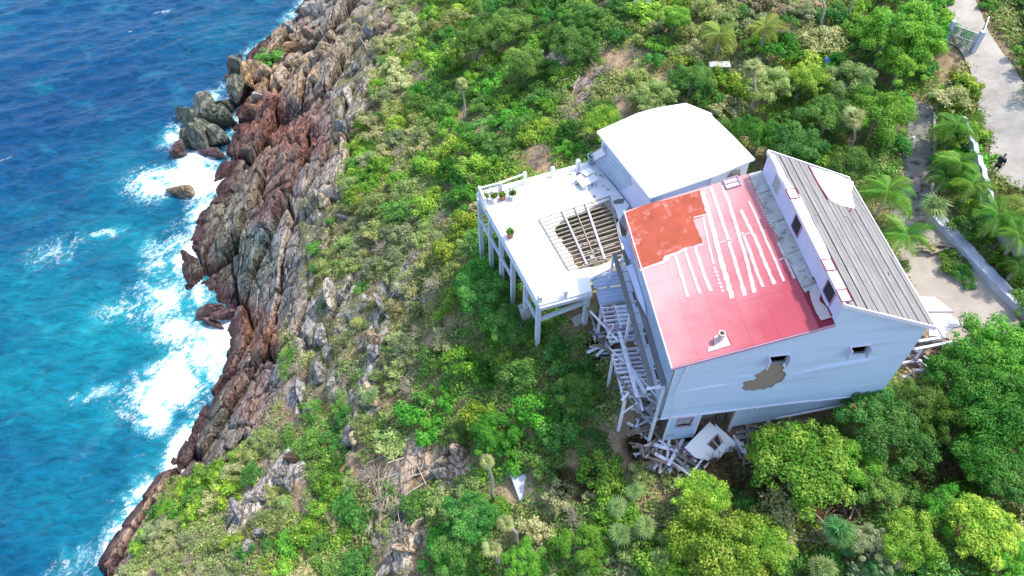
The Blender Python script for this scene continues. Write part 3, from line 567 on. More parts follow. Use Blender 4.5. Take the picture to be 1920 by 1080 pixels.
# red roof: a deck and laid sheets with open joints
def rp(u, w_, up=0): return Vector((u, w_, rz(u) + up))
def rprism(P, up, th): return MB().sheet([rp(p[0], p[1], up) for p in P], (0, 0, th))
E0, E1 = -.86, HR - .02
part(MB().sheet([rp(E0 + .03, -.02, -.14), rp(E1, -.02, -.14), rp(E1, WB + .12, -.14), rp(E0 + .03, WB + .12, -.14)], (0, 0, .10)), 'roof_deck', 'darkred')
cu = [E0, .35, 1.55, 2.75, 3.95, 5.15, 5.6]; cw = [-.12, 2.35, 4.85, 7.35, WB + .22]
for i in range(len(cu) - 1):
    for j in range(4):
        dz = random.uniform(0, .006)
        part(rprism([(cu[i] + .003, cw[j] + .003), (cu[i + 1] - .003, cw[j] + .003), (cu[i + 1] - .003, cw[j + 1] - .003), (cu[i] + .003, cw[j + 1] - .003)], -.04 + dz, .042), 'roof_sheet', 'redroof')
part(MB().box(E0 - .05, E0, -.14, WB + .24, rz(E0) - .13, rz(E0) + .035), 'eave_fascia', 'trim')
part(MB().bar(rp(E0 - .03, -.15, -.10), rp(HR, -.15, -.10), .05, .16), 'verge_trim', 'pinktrim')
def hr2(u, v): p = hr(u, v); return (p.x, p.y)
og = [hr2(*p) for p in [(1170, 401), (1213, 383), (1262, 372), (1312, 357), (1322, 385), (1328, 401), (1299, 412), (1309, 434), (1317, 455), (1300, 461), (1288, 463), (1268, 473), (1246, 480), (1242, 489), (1222, 497), (1199, 505), (1186, 462)]]
og = [(p.x, p.y) for p in jag([(a, b) for a, b in og], .03, 3, 5)]
part(rprism(og, .012, .006), 'old_orange_coat', 'orange', label='older orange red roof coating at the back corner')
wp = [hr2(*p) for p in [(1199, 505), (1222, 497), (1243, 489), (1246, 480), (1268, 473), (1288, 463), (1289, 468), (1270, 478), (1255, 482), (1252, 490), (1244, 495), (1222, 501), (1200, 509)]]
part(rprism(wp, .02, .006), 'pale_edge_strip', 'seal')
Z3 = lambda x, y: (x / 3.724 + 1150, y / 3.724 + 270)
ST = [([(430, 770), (455, 860), (490, 960), (520, 1070)], 24), ([(500, 750), (540, 870), (605, 1045)], 22), ([(570, 720), (610, 860), (650, 980), (680, 1030)], 26), ([(625, 510), (650, 640), (700, 840)], 18),
 ([(620, 330), (650, 440), (690, 560), (730, 760), (790, 960), (830, 1080)], 34), ([(680, 300), (740, 460), (800, 640), (860, 840), (920, 1060)], 26), ([(760, 290), (830, 440), (870, 560), (920, 720), (960, 860), (985, 1040)], 26),
 ([(890, 460), (940, 560), (1000, 640), (1040, 760), (1090, 900), (1125, 980)], 24), ([(900, 620), (960, 760), (1000, 900), (1045, 1000)], 22), ([(945, 400), (1010, 520), (1070, 680), (1130, 800), (1190, 960)], 18),
 ([(1150, 690), (1190, 770), (1230, 860), (1265, 940)], 18), ([(1160, 812), (1222, 780)], 14), ([(870, 235), (895, 290)], 20), ([(560, 515), (660, 490)], 14), ([(740, 690), (830, 670)], 12), ([(895, 640), (960, 620)], 12), ([(940, 262), (962, 268)], 14), ([(560, 716), (630, 704)], 14), ([(348, 800), (450, 770), (440, 800), (360, 820)], 22)]
for i in range(11): x = 1000 + i * 9.5; y = 380 + i * 19; ST.append(([(x, y), (x + 9, y + 10)], random.uniform(10, 16)))
for i in range(5): x = 1125 + i * 6; y = 632 + i * 13; ST.append(([(x, y), (x + 3, y + 6)], 9))
for i in range(7): x = 705 + i * 9; y = 860 + i * 26; ST.append(([(x, y), (x + 6, y + 18)], random.uniform(14, 26)))
r_ = random.Random(4)
for P, wd in ST:
    Q = [Vector(hr2(*Z3(*p))) for p in P]; Q = [Q[0]] + [q.lerp(Q[0].lerp(Q[-1], k / max(1, len(Q) - 1)), .6) for k, q in enumerate(Q)][1:-1] + [Q[-1]] if len(Q) > 2 else Q; L = []
    for a, b in zip(Q[:-1], Q[1:]):
        n = max(2, int((b - a).length / .18)); L += [a.lerp(b, k / n) for k in range(n)]
    L.append(Q[-1]); d = (Q[-1] - Q[0]).normalized(); s = Vector((-d.y, d.x)); ww = wd / 3.724 / 39
    A = [p + s * ww / 2 * r_.uniform(.75, 1.2) for p in L]; B = [p - s * ww / 2 * r_.uniform(.75, 1.2) for p in L]
    mb = MB(); n = len(L)
    mb.v = [rp(p.x, p.y, .013) for p in A] + [rp(p.x, p.y, .013) for p in B] + [rp(p.x, p.y, .022) for p in A] + [rp(p.x, p.y, .022) for p in B]
    for i in range(n - 1): mb.f += [(2 * n + i, 2 * n + i + 1, 3 * n + i + 1, 3 * n + i), (i, i + 1, 2 * n + i + 1, 2 * n + i), (n + i, n + i + 1, 3 * n + i + 1, 3 * n + i)]
    mb.f += [(0, n, 3 * n, 2 * n), (n - 1, 2 * n - 1, 4 * n - 1, 3 * n - 1)]
    part(mb, 'sealant_stripe', 'seal')
# bare strip between the red sheets and the clerestory, torn membrane on it
gs = [(p.x, p.y) for p in jag([(5.62, 10.05), (6.27, 10.05), (6.27, 3.9), (6.27, 2.0), (5.68, 1.9), (5.62, 3.9), (5.58, 7)], .03, 4, 8)]
part(rprism([(5.6, -.1), (6.28, -.1), (6.28, WB + .1), (5.6, WB + .1)], -.045, .04), 'gutter_base', 'darkred')
part(rprism(gs, .0, .03), 'bare_gutter', 'concrete')
for k in range(4): part(MB().bar(rp(5.66, 2.2 + k * 2.1, .04), rp(6.25, 2.25 + k * 2.1, .04), .04, .02), 'gutter_joint', 'brownwood')
tw = [hr2(*p) for p in [(1518, 545), (1530, 533), (1538, 552), (1536, 566), (1556, 585), (1562, 596), (1540, 602), (1530, 588), (1520, 562)]]
part(rprism([(p.x, p.y) for p in jag(tw, .03, 3, 9)], .045, .02), 'torn_membrane', 'seal')
tw = [hr2(*p) for p in [(1534, 530), (1541, 545), (1528, 541)]]
# clerestory wall
part(MB().box(HR - .02, HR + .08, -.03, WB, rz(HR) - .2, 11.2), 'clerestory_wall', 'walllav')
def cw_at(u, v):
    p = onplane(HM, u, v, (1, 0, 0), HR - .02); return p.y, p.z
for (u, v, hw, hh, kind) in ((1457, 345, .34, .42, 0), (1496, 420, .38, .42, 1), (1558, 543, .40, .42, 1)):
    y, z = cw_at(u, v); z = min(max(z, 10.55), 10.75)
    fr = MB().box(HR - .07, HR - .02, y - hw - .05, y + hw + .05, z - hh - .05, z - hh).box(HR - .07, HR - .02, y - hw - .05, y + hw + .05, z + hh, z + hh + .05).box(HR - .07, HR - .02, y - hw - .05, y - hw, z - hh, z + hh).box(HR - .07, HR - .02, y + hw, y + hw + .05, z - hh, z + hh)
    wd = part(fr, 'clerestory_window', 'pinktrim' if kind else 'trim')
    MB().box(HR - .035, HR - .022, y - hw, y + hw, z - hh, z + hh).build('pane', 'dark' if kind else 'metal', wd)
    if not kind:
        for k in range(5): MB().box(HR - .06, HR - .036, y - hw, y + hw, z - hh + .06 + k * .16, z - hh + .11 + k * .16).build('louvre', 'metal', wd)
# grey plank roof on the upper volume
def gp(u, w_, up=0): return Vector((u, w_, gz(u) + up))
part(MB().sheet([gp(HR - .05, -.1, -.16), gp(11.5, -.1, -.16), gp(11.5, WB + .1, -.16), gp(HR - .05, WB + .1, -.16)], (0, 0, .09)), 'upper_roof_deck', 'dark')
G0, G1, NP = HR + .05, 11.48, 17
for k in range(NP):
    a = G0 + (G1 - G0) * k / NP; b = G0 + (G1 - G0) * (k + 1) / NP; cuts = sorted([-.12, WB + .12] + [random.uniform(1.5, 8.5) for _ in range(random.choice((0, 1, 1)))])
    for y0, y1 in zip(cuts[:-1], cuts[1:]):
        mb = MB().sheet([gp(a + .03, y0 + .008), gp(b - .03, y0 + .008), gp(b - .03, y1 - .008), gp(a + .03, y1 - .008)], (0, 0, .035)); d = random.uniform(-.055, -.02)
        for v_ in mb.v: v_.z += d
        part(mb, 'roof_plank', 'greywood')
for k in range(9):
    u = G0 + (G1 - G0) * (k * 2 + 1) / NP; part(MB().bar(gp(u, -.1, .0), gp(u, WB + .1, .0), .05, .04), 'batten', 'greywood')
def hg2(u, v): p = hg(u, v); return (p.x, p.y)
def gsheet(P, up, th, name, m, j=.03, n=3, seed=2, label=None):
    Q = jag([Vector(hg2(*p)) for p in P], j, n, seed); return part(MB().sheet([gp(p.x, p.y, up) for p in Q], (0, 0, th)), name, m, label=label)
gsheet([(1519, 314), (1560, 325), (1600, 342), (1596, 360), (1602, 392), (1576, 386), (1556, 377), (1540, 352), (1528, 332)], .03, .015, 'white_membrane', 'white', label='white membrane left on the far end of the grey roof')
gsheet([(1515, 312), (1522, 316), (1543, 350), (1558, 377), (1551, 374), (1533, 345)], .028, .01, 'red_strip', 'darkred', .01)
gsheet([(1441, 287), (1452, 292), (1466, 318), (1484, 350), (1500, 368), (1516, 400), (1532, 432), (1548, 464), (1562, 500), (1578, 528), (1586, 560), (1582, 564), (1565, 528), (1542, 484), (1520, 440), (1495, 392), (1470, 345), (1450, 306)], .034, .012, 'torn_ridge_membrane', 'white', .05, 2, 6)
gsheet([(1664, 511), (1668, 513), (1666, 518)], .03, .01, 'red_chip', 'darkred', .0, 1); gsheet([(1593, 392), (1597, 395), (1594, 399)], .03, .01, 'red_chip', 'darkred', .0, 1)
part(MB().bar(gp(HR - .08, -.16, -.04), gp(11.55, -.16, -.04), .07, .2), 'gable_fascia', 'trim'); part(MB().bar(gp(HR - .05, WB + .16, -.02), gp(11.55, WB + .16, -.02), .06, .16), 'gable_fascia', 'white')
part(MB().box(11.49, 11.56, -.2, WB + .2, gz(11.5) - .18, gz(11.5) + .02), 'eave_fascia', 'white')
part(MB().box(HR - .09, HR + .03, -.13, WB + .12, 11.2, 11.39), 'ridge_board', 'trim')
# top-hung shutters standing open on the ridge
for (u, v, l, seed) in ((1478, 372, .9, 1), (1552, 490, .9, 2), (1581, 548, .9, 3)):
    y, z = cw_at(u, v); y = min(y, 9.3); P = lambda a, b, c: Vector((HR + .0 + a, y + b, 11.40 + c))
    fr = MB()
    for (a, b) in (((-.12, -.33, .0), (-.12, .33, .0)), ((.35, -.33, .02), (.35, .33, .02)), ((-.12, -.33, .0), (.35, -.33, .02)), ((-.12, .33, .0), (.35, .33, .02))): fr.bar(P(*a), P(*b), .045, .04)
    sh_ = part(fr, 'open_shutter', 'darkred'); MB().sheet([P(-.1, -.31, .0), P(.33, -.31, .02), P(.33, .31, .02), P(-.1, .31, .0)], (0, 0, -.015)).build('shutter_panel', 'white' if seed == 1 else 'trim', sh_)
# roof hatch frame and vent pipe
c0 = hr(1372, 343); fr = MB(); X0, X1, Y0, Y1 = c0.x - .36, c0.x + .36, c0.y - .36, c0.y + .3
for a, b in (((X0, Y0), (X1, Y0)), ((X0, Y1), (X1, Y1)), ((X0, Y0), (X0, Y1)), ((X1, Y0), (X1, Y1)), ((X0, (Y0 + Y1) / 2), (X1, (Y0 + Y1) / 2))): fr.bar(rp(*a, .06), rp(*b, .06), .07, .09)
hat = part(fr, 'roof_hatch', 'pinktrim')
for y0, y1 in ((Y0, (Y0 + Y1) / 2), ((Y0 + Y1) / 2, Y1)): rprism([(X0, y0), (X1, y0), (X1, y1), (X0, y1)], .02, .02).build('hatch_pane', 'white', hat)
pt = [hr2(*p) for p in [(1339, 631), (1359, 624), (1370, 648), (1356, 652), (1344, 656), (1326, 661), (1328, 652), (1340, 649)]]
part(rprism([(p.x, p.y) for p in jag(pt, .02, 2, 12)], .014, .03), 'vent_patch', 'seal')
vp = hr(1350, 636); part(MB().lathe((vp.x, vp.y, rz(vp.x)), [(.14, 0), (.14, .42), (.17, .42), (.17, .5), (.11, .5), (.11, .1)], 14), 'vent_pipe', 'seal')
part(MB().lathe((vp.x, vp.y, rz(vp.x) + .3), [(.108, 0), (.0, 0.001)], 14), 'vent_opening', 'black')
dr = [hr2(*p) for p in [(1361, 624), (1372, 646), (1367, 647), (1357, 626)]]; part(rprism(dr, .012, .01), 'dark_red_patch', 'darkred')  # narrow dark red strip along the right of the vent patch
dr = [hr2(*p) for p in [(1549, 577), (1561, 574), (1571, 592), (1557, 595)]]; part(rprism(dr, .07, .03), 'dark_red_patch', 'darkred')
dr = [hr2(*p) for p in [(1523, 522), (1536, 518), (1539, 529), (1532, 536)]]; part(rprism(dr, .07, .03), 'dark_red_patch', 'darkred')
part(MB().tube([(-.12, -.15, rz(-.6)), (-.35, -.2, 5.2), (-.2, -.22, 3.0), (-.2, -.2, .1)], .045, 6), 'downpipe', 'trim')
# ------------------------------------------------------------------ collapsed porch along the west wall
porch = empty('collapsed_porch', 'collapsed side porch of bare pale joists beside the red roof', 'porch', mtx=HM)
for k in range(22):
    if k in (10,): continue
    y = 7.56 - k * .293; j = random.uniform(-.1, .1); part(MB().bar((-2.3 + j * .8, y, 2.92 + random.uniform(-.03, .03)), (-.64, y + random.uniform(-.05, .05), 2.94), .095, .16), 'joist', 'lavwood', porch)
for (a, b, wd, ht) in (((-1.35, 9.3, 5.3), (-1.3, .45, 5.3), .26, .12), ((-.82, 9.3, 5.5), (-.8, .35, 5.5), .22, .14), ((-1.6, .4, 5.25), (-.64, .4, 5.3), .12, .12), ((-1.55, 7.6, 2.78), (-1.5, 1.2, 2.78), .12, .16), ((-2.2, 7.7, 2.76), (-2.2, 5.0, 2.76), .1, .14), ((-2.25, 4.2, 2.76), (-2.25, 1.2, 2.76), .1, .14)):
    part(MB().bar(a, b, wd, ht), 'beam', 'greywood' if wd > .2 else 'lavwood', porch)
for k in range(12): y = 8.7 - k * .72; part(MB().bar((-1.4, y, 5.12), (-.64, y, 5.3), .07, .1), 'rafter', 'lavwood', porch)
for (u, y, z0, z1) in ((-1.4, 9.2, 0, 5.3), (-1.4, 4.9, -.2, 5.3), (-2.2, 1.3, -.5, 2.8), (-2.2, 4.2, -.5, 2.8), (-2.2, 7.5, -.5, 2.8), (-.75, .3, -.2, 5.3)): part(MB().box(u - .07, u + .07, y - .07, y + .07, z0, z1), 'post', 'lavwood', porch)
for k in range(5): part(MB().box(-1.55, -.66, 6.85 - k * .27, 7.05 - k * .27, 3.35 + k * -.03, 3.41 - k * .03), 'floor_board', 'lavwood', porch)
for k in range(9): part(MB().bar((-1.1 + .03 * k, 6.0 - k * .5, 3.15), (-.7, 6.0 - k * .5 + .1, 3.2), .22, .03), 'blue_offcut', 'bluemetal', porch)
part(MB().bar((-1.55, 7.15, 3.32), (-1.52, 5.6, 3.2), .07, .1), 'beam', 'trim', porch); part(MB().bar((-.95, 9.6, 6.3), (-.72, 8.0, 6.2), .3, .05), 'purple_board', 'walllav', porch)
part(MB().sheet([(-1.0, 7.9, 5.72), (-.66, 7.9, 5.9), (-.66, 5.2, 5.9), (-.75, 4.4, 5.8), (-.9, 5.6, 5.72)], (0, 0, .03)), 'purple_sheet', 'walllav', porch)
# corrugated sheets over the first bay
for k in range(2):
    mb = MB(); n = 21
    for side, z in ((0, 0), (1, -.012)):
        for i in range(n):
            y = 9.75 - k * 1.12 - i * 1.1 / (n - 1); zz = 3.05 + .05 * math.cos(i * 2 * math.pi / 5) + z
            for j in range(5):
                u = -2.45 + .25 * k * .4 + j * .44; mb.v.append(Vector((u, y, zz + .12 * j / 4 - .05 * k)))
    for i in range(n - 1):
        for j in range(4): a = i * 5 + j; mb.f += [(a, a + 1, a + 6, a + 5), (a + n * 5, a + n * 5 + 5, a + n * 5 + 6, a + n * 5 + 1)]
    part(mb, 'corrugated_sheet', 'bluemetal', porch, smooth=True, fix=False)
# fallen boards lying over the porch: each a loose board
def H3(u, v, z): p = hl(u, v, z); return Vector((p.x, p.y, z))
FB = [((1106, 583, 2.2), (1160, 640, 3.2), .12, 'long pale pole reaching from the deck corner over the porch joists'), ((1161, 622, 3.5), (1195, 745, 3.3), .20, 'broad pinkish plank lying lengthwise across the porch joists'), ((1172, 650, 3.3), (1205, 770, 2.6), .14, 'narrow plank crossing the lower porch joists'), ((1185, 695, 3.5), (1210, 737, 3.2), .22, 'short pink board on the lowest porch joists'), ((1185, 690, 3.4), (1245, 760, 3.0), .10, 'slanting thin board from the joists to the house corner'), ((1163, 778, 2.0), (1196, 754, 3.2), .09, 'thin board poking out below the porch joists'), ((1128, 590, .4), (1114, 638, .2), .10, 'grey pole leaning below the deck corner')]
for a, b, wd, lab in FB:
    o = MB().bar(H3(*a), H3(*b), wd, .05).build('fallen_board', 'lavwood'); o.matrix_world = HM; tag(o, lab, 'board', 'boards fallen over the side porch')
r_ = random.Random(31)
for k in range(11):
    u = r_.uniform(-2.2, -.9); y = r_.uniform(.6, 7.2); a = r_.choice((1.45, 1.75, 2.1, .9)) + r_.uniform(-.25, .25); L = r_.uniform(.7, 2.4); z = 3.06 + .02 * (k % 5) + r_.uniform(0, .1)
    d = Vector((math.cos(a), math.sin(a), r_.uniform(-.12, .05))) * L / 2; c_ = Vector((u, y, z)); m_ = ('lavwood', 'greywood', 'oldboard', 'pinktrim')[k % 4]
    o = MB().bar(c_ - d, c_ + d, r_.uniform(.05, .16), .035, r_.uniform(-.2, .2)).build('loose_board', m_); o.matrix_world = HM
    tag(o, ('long ' if L > 1.6 else 'short ') + {'lavwood': 'pale', 'greywood': 'dark grey', 'oldboard': 'grey', 'pinktrim': 'dull pink'}[m_] + ' board lying on the ' + ('far' if y > 5 else 'middle' if y > 2.6 else 'near') + ' porch joists ' + ('at their outer ends' if u < -1.55 else 'near the wall'), 'board', 'boards fallen over the side porch')
# ------------------------------------------------------------------ the white terrace on posts
deck = empty('terrace', 'white terrace on tall grey posts with a broken hole showing joists', 'terrace', mtx=DM)
def D2(u, v): p = dl(u, v); return Vector((p.x, p.y))
outl = [D2(*p) for p in [(1012, 572), (1110, 546), (1112, 523), (1140, 505), (1158, 494), (1175, 470), (1155, 420), (1180, 385), (1112, 300), (895, 360)]]
oj = outl[:2] + [outl[1].lerp(outl[2], .5) + Vector((-.1, .05)), outl[2] + Vector((-.2, 0)), outl[2].lerp(outl[3], .5) + Vector((-.25, 0))] + outl[3:]
hole = [D2(*p) for p in [(1038, 432), (1050, 416), (1070, 404), (1098, 394), (1140, 374), (1153, 390), (1165, 440), (1166, 485), (1120, 500), (1084, 506), (1074, 486), (1062, 466), (1048, 448)]]
hj = jag(hole, .07, 3, 3)
part(MB().sheet([(p.x, p.y, 0) for p in oj], (0, 0, -.2), [[(p.x, p.y, 0) for p in hj]]), 'slab', 'deckwhite', deck)
for p, q in ((0, 1), (9, 0), (8, 9)):
    a, b = outl[p], outl[q]; part(MB().bar((a.x, a.y, -.32), (b.x, b.y, -.32), .2, .26), 'edge_beam', 'post', deck)
# sunk laths of the hole
ha, hb, hc, hd = [D2(*p) for p in [(1010, 412), (1142, 369), (1168, 478), (1066, 508)]]
for k in range(15):
    t = k / 14; a = ha.lerp(hd, t); b = hb.lerp(hc, t)
    part(MB().bar((a.x, a.y, .03), (b.x, b.y, .03), .06, .07), 'joist', 'lath', deck)
for t, wd in ((.0, .05), (.33, .12), (.66, .14), (.5, .05), (1.0, .06)):
    a = ha.lerp(hb, t); b = hd.lerp(hc, t); part(MB().bar((a.x, a.y, .10), (b.x, b.y, .10), wd, .09), 'beam', 'oldboard' if wd > .1 else 'lath', deck)
part(MB().sheet([(p.x, p.y, -1.7) for p in [D2(1075, 470), D2(1150, 440), D2(1185, 520), D2(1110, 560)]], (0, 0, -.06)), 'fallen_floor', 'plyyellow', deck)
for k in range(5): t = .3 + k * .15; a = ha.lerp(hd, t); b = hb.lerp(hc, t); a, b = a.lerp(b, .35), a.lerp(b, .95); part(MB().bar((a.x, a.y, -.45), (b.x, b.y, -.35), .10, .16), 'lower_joist', 'lath', deck)
# posts
for (u, v, zb, fw) in ((897, 372, -7.2, .26), (917, 403, -6.6, .26), (938, 440, -6, .26), (960, 478, -5.5, .26), (985, 523, -4.6, .26), (1009, 566, -4.6, .26), (1102, 543, -4.2, .28), (1060, 335, -6, .26), (1050, 450, -6, .26), (1110, 480, -5, .26)):
    p = D2(u, v); s_ = fw / 2
    part(MB().box(p.x - s_ + .1, p.x + s_ + .1, p.y - s_ + .12, p.y + s_ + .12, zb, -.2), 'post', 'post', deck)
p = D2(985, 523); part(MB().box(p.x - .25, p.x + .5, p.y - .2, p.y + .45, -5, -2.9), 'footing', 'concrete', deck)
e0, e1 = D2(897, 372), D2(960, 478); part(MB().bar((e0.x + .05, e0.y, -1.9), (e1.x + .1, e1.y, -2.4), .12, .26), 'brace', 'post', deck)
e0, e1 = D2(985, 523), D2(1009, 566); part(MB().bar((e0.x + .1, e0.y, -1.9), (e1.x + .1, e1.y + .1, -2.1), .12, .26), 'brace', 'post', deck)
e0, e1 = D2(1009, 566), D2(1102, 543); part(MB().bar((e0.x + .1, e0.y + .1, -1.9), (e1.x, e1.y + .1, -1.3), .14, .3), 'brace', 'post', deck)
for (u, v) in ((897, 372), (917, 403), (938, 440), (960, 478)): p = D2(u, v); part(MB().bar((p.x + .1, p.y + .12, -1.5), (p.x + 2.2, p.y + .6, -1.5), .12, .2), 'cross_brace', 'post', deck)
# railing and stub posts
rail = empty('terrace_railing', 'white railing round the far left corner of the terrace', 'railing', mtx=DM)
rc_ = [D2(962, 340) + Vector((0, 0)), D2(931, 357), D2(897, 364)]
rb = [D2(984, 345), D2(939, 362), D2(900, 372), D2(909, 392), D2(923, 412)]
for i, p in enumerate(rb[:4]): part(MB().box(p.x - .09, p.x + .09, p.y - .09, p.y + .09, 0, 1.0 if i != 1 else .95), 'rail_post', 'white', rail)
for a, b in ((rb[0], rb[1]), (rb[1], rb[2]), (rb[2], rb[3])):
    part(MB().bar((a.x, a.y, .9), (b.x, b.y, .9), .1, .07), 'top_rail', 'white', rail); part(MB().bar((a.x, a.y, .15), (b.x, b.y, .15), .07, .06), 'bottom_rail', 'white', rail)
for k in range(1, 9): p = rb[1].lerp(rb[2], k / 9); part(MB().box(p.x - .025, p.x + .025, p.y - .025, p.y + .025, .15, .9), 'baluster', 'white', rail)
for k in range(1, 6): p = rb[2].lerp(rb[3], k / 6); part(MB().box(p.x - .025, p.x + .025, p.y - .025, p.y + .025, .15, .9), 'baluster', 'white', rail)
for (u, v, h, lab) in ((1036, 331, .75, 'lone white stub post on the back edge of the terrace'), (1012, 566, .55, 'grey stub post at the front left terrace corner'), (1059, 556, .6, 'grey stub post halfway along the front terrace edge'), (1083, 318, .8, 'rounded white stub post beside the blue barrel')):
    p = D2(u, v); o = MB().box(p.x - .12, p.x + .12, p.y - .12, p.y + .12, .0, h).box(p.x - .08, p.x + .08, p.y - .08, p.y + .08, h, h + .07).build('stub_post', 'white'); o.matrix_world = DM; tag(o, lab, 'post')
# pots
def pot(u, v, r, h, m, lab, leafcol, seed, z=0, full=True):
    p = D2(u, v); t = empty('planter', lab, 'planter', group='planters on the terrace'); t.matrix_world = DM @ Matrix.Translation((p.x, p.y, z + .004))
    MB().lathe((0, 0, 0), [(0.001, 0), (r * .75, 0), (r, h), (r * 1.08, h), (r * 1.08, h + .05), (r * .95, h + .05), (r * .9, h - .04), (.001, h - .04)], 16).build('pot', m, t, True)
    rr = np.random.default_rng(seed); n = 220; pos = rr.normal(size=(n, 3)) * [r * .45, r * .45, r * .35] + [0, 0, h + .12]
    V, Q, Cc = leafcards(pos, rr.normal(size=(n, 3)) + [0, 0, .8], .13, .07, rr, leafcol); l = link('plant', mesh('plant', V, Q, 'leaf', False, Cc), t)
def leafcards(pos, nrm, ln, wd, rr, colr, cv=.22, droop=.0):
    n = len(pos); nrm = nrm / (np.linalg.norm(nrm, axis=1, keepdims=True) + 1e-9); t = rr.normal(size=(n, 3)); t -= (t * nrm).sum(1, keepdims=True) * nrm; t /= np.linalg.norm(t, axis=1, keepdims=True) + 1e-9
    t[:, 2] -= droop; s = np.cross(nrm, t); L = (ln * rr.uniform(.65, 1.35, n))[:, None]; W = (wd * rr.uniform(.7, 1.3, n))[:, None]
    a = pos - t * L * .5; b = pos + s * W * .5 + nrm * W * .15; c = pos + t * L * .5; d = pos - s * W * .5 + nrm * W * .15
    V = np.stack([a, b, c, d], 1).reshape(-1, 3); Q = np.arange(n * 4).reshape(n, 4)
    colr = np.asarray(colr); base = colr if colr.ndim == 2 else np.tile(colr, (n, 1)); cc = base * rr.uniform(1 - cv, 1 + cv, (n, 1)) * rr.uniform(.93, 1.07, (n, 3))
    return V, Q, np.repeat(cc, 4, 0)
pot(1110, 306, .34, .62, 'bluemetal', 'big pale blue barrel planter beside the corrugated strip', (.10, .22, .03), 1)
pot(927, 378, .26, .45, 'white', 'round white planter full of green, left of the red pot', (.18, .30, .03), 2); pot(942, 374, .22, .36, 'terracotta', 'small red pot between white planters', (.16, .26, .04), 3)
pot(961, 372, .27, .42, 'white', 'tilted white planter at the right of the pot row', (.10, .2, .03), 4); pot(957, 444, .24, .4, 'terracotta', 'lone terracotta pot near the left terrace edge', (.12, .26, .03), 5); pot(911, 376, .2, .3, 'white', 'small white planter tucked in the railing corner', (.2, .32, .05), 6)
# stacked white table and broken frame near the corrugated strip
def dobj(mb, name, m, lab, cat, group=None):
    o = mb.build(name, m); o.matrix_world = DM; return tag(o, lab, cat, group)
t = empty('broken_table', 'upturned white table on the terrace by the blue strip', 'table', mtx=DM); p = D2(1100, 345)
MB().bar((p.x - .6, p.y, .35), (p.x + .6, p.y + .15, .5), .95, .05, .1).build('table_top', 'white', t)
MB().bar((p.x - .1, p.y + .35, .6), (p.x + .5, p.y + .5, .66), .55, .05, -.1).build('table_board', 'white', t)
for k in range(4): MB().bar((p.x - .3 + k * .28, p.y - .6, .08), (p.x - .15 + k * .28, p.y - .2, .42), .05, .05).build('leg', 'trim', t)
for k in range(2): MB().bar((p.x - .5, p.y - .62 + k * .12, .1 + .1 * k), (p.x + .7, p.y - .3 + k * .12, .15 + .1 * k), .05, .05).build('leg_rail', 'trim', t)
r_ = random.Random(9)
for k in range(26):
    u = r_.uniform(1068, 1150); v = r_.uniform(325, 400) if u > 1110 else r_.uniform(322, 352)
    p = D2(u, v); a = r_.uniform(0, 6.3); l = r_.uniform(.1, .35)
    dobj(MB().bar((p.x, p.y, .03 + k * .001), (p.x + l * math.cos(a), p.y + l * math.sin(a), .035), r_.uniform(.04, .14), .02), 'debris_scrap', 'brownwood' if k % 2 else 'concrete', 'small scrap of debris on the white terrace near the upturned table', 'debris', 'scraps littering the terrace')
p = D2(1160, 378); dobj(MB().sheet([(p.x - .35, p.y - .1, .01), (p.x + .2, p.y - .25, .01), (p.x + .45, p.y + .1, .01), (p.x, p.y + .2, .01), (p.x - .3, p.y + .15, .01)], (0, 0, .02)), 'grey_rag', 'greywood', 'dark grey torn scrap lying beside the hole in the terrace', 'scrap')
# ------------------------------------------------------------------ white roofed annexe
ann = empty('annexe', 'single storey annexe with a plain white roof behind the terrace', 'building')
ZA = 6.0
rf = [un(u, v, ZA) for u, v in [(1119, 246), (1219, 371), (1240, 364), (1340, 330), (1416, 298), (1378, 258), (1336, 218), (1334, 212), (1286, 193), (1232, 202), (1195, 212)]]
cen = sum(rf, Vector()) / len(rf)
part(MB().sheet(rf, (0, 0, -.14)), 'roof', 'white', ann)
rd = cen + Vector((0, 0, .35)); mb = MB(); inn_ = [p.lerp(cen, .03) + Vector((0, 0, .004)) for p in rf]; mb.add(inn_ + [rd], [(i, (i + 1) % len(rf), len(rf)) for i in range(len(rf))]); part(mb, 'roof_membrane', 'white', ann)
wl = [p.lerp(cen, .07) for p in rf]
part(MB().sheet([Vector((p.x, p.y, 5.86)) for p in wl], (0, 0, -5.5)), 'walls', 'walllav', ann)
def aw(u, v, z): return un(u, v, z)
part(MB().sheet([un(1240, 366, 5.7), un(1246, 380, 4.9), un(1222, 388, 4.9), un(1218, 374, 5.7)], (0, .05, 0)), 'side_screen', 'bluemetal', ann)
# front wall strip, boards under the far eave
a0, a1 = un(1335, 332, 5.75), un(1405, 306, 5.75)
part(MB().sheet([a0, a1, a1 + Vector((0, 0, -1.6)), a0 + Vector((0, 0, -1.6))], (0, .06, 0)), 'front_panel', 'white', ann)
a0, a1 = un(1372, 322, 5.72), un(1388, 316, 5.72); part(MB().sheet([a0 + Vector((0, -.03, -.1)), a1 + Vector((0, -.03, -.05)), a1 + Vector((0.2, -.03, -.9)), a0 + Vector((-.3, -.03, -.9))], (0, -.02, 0)), 'exposed_ply', 'brownwood', ann)
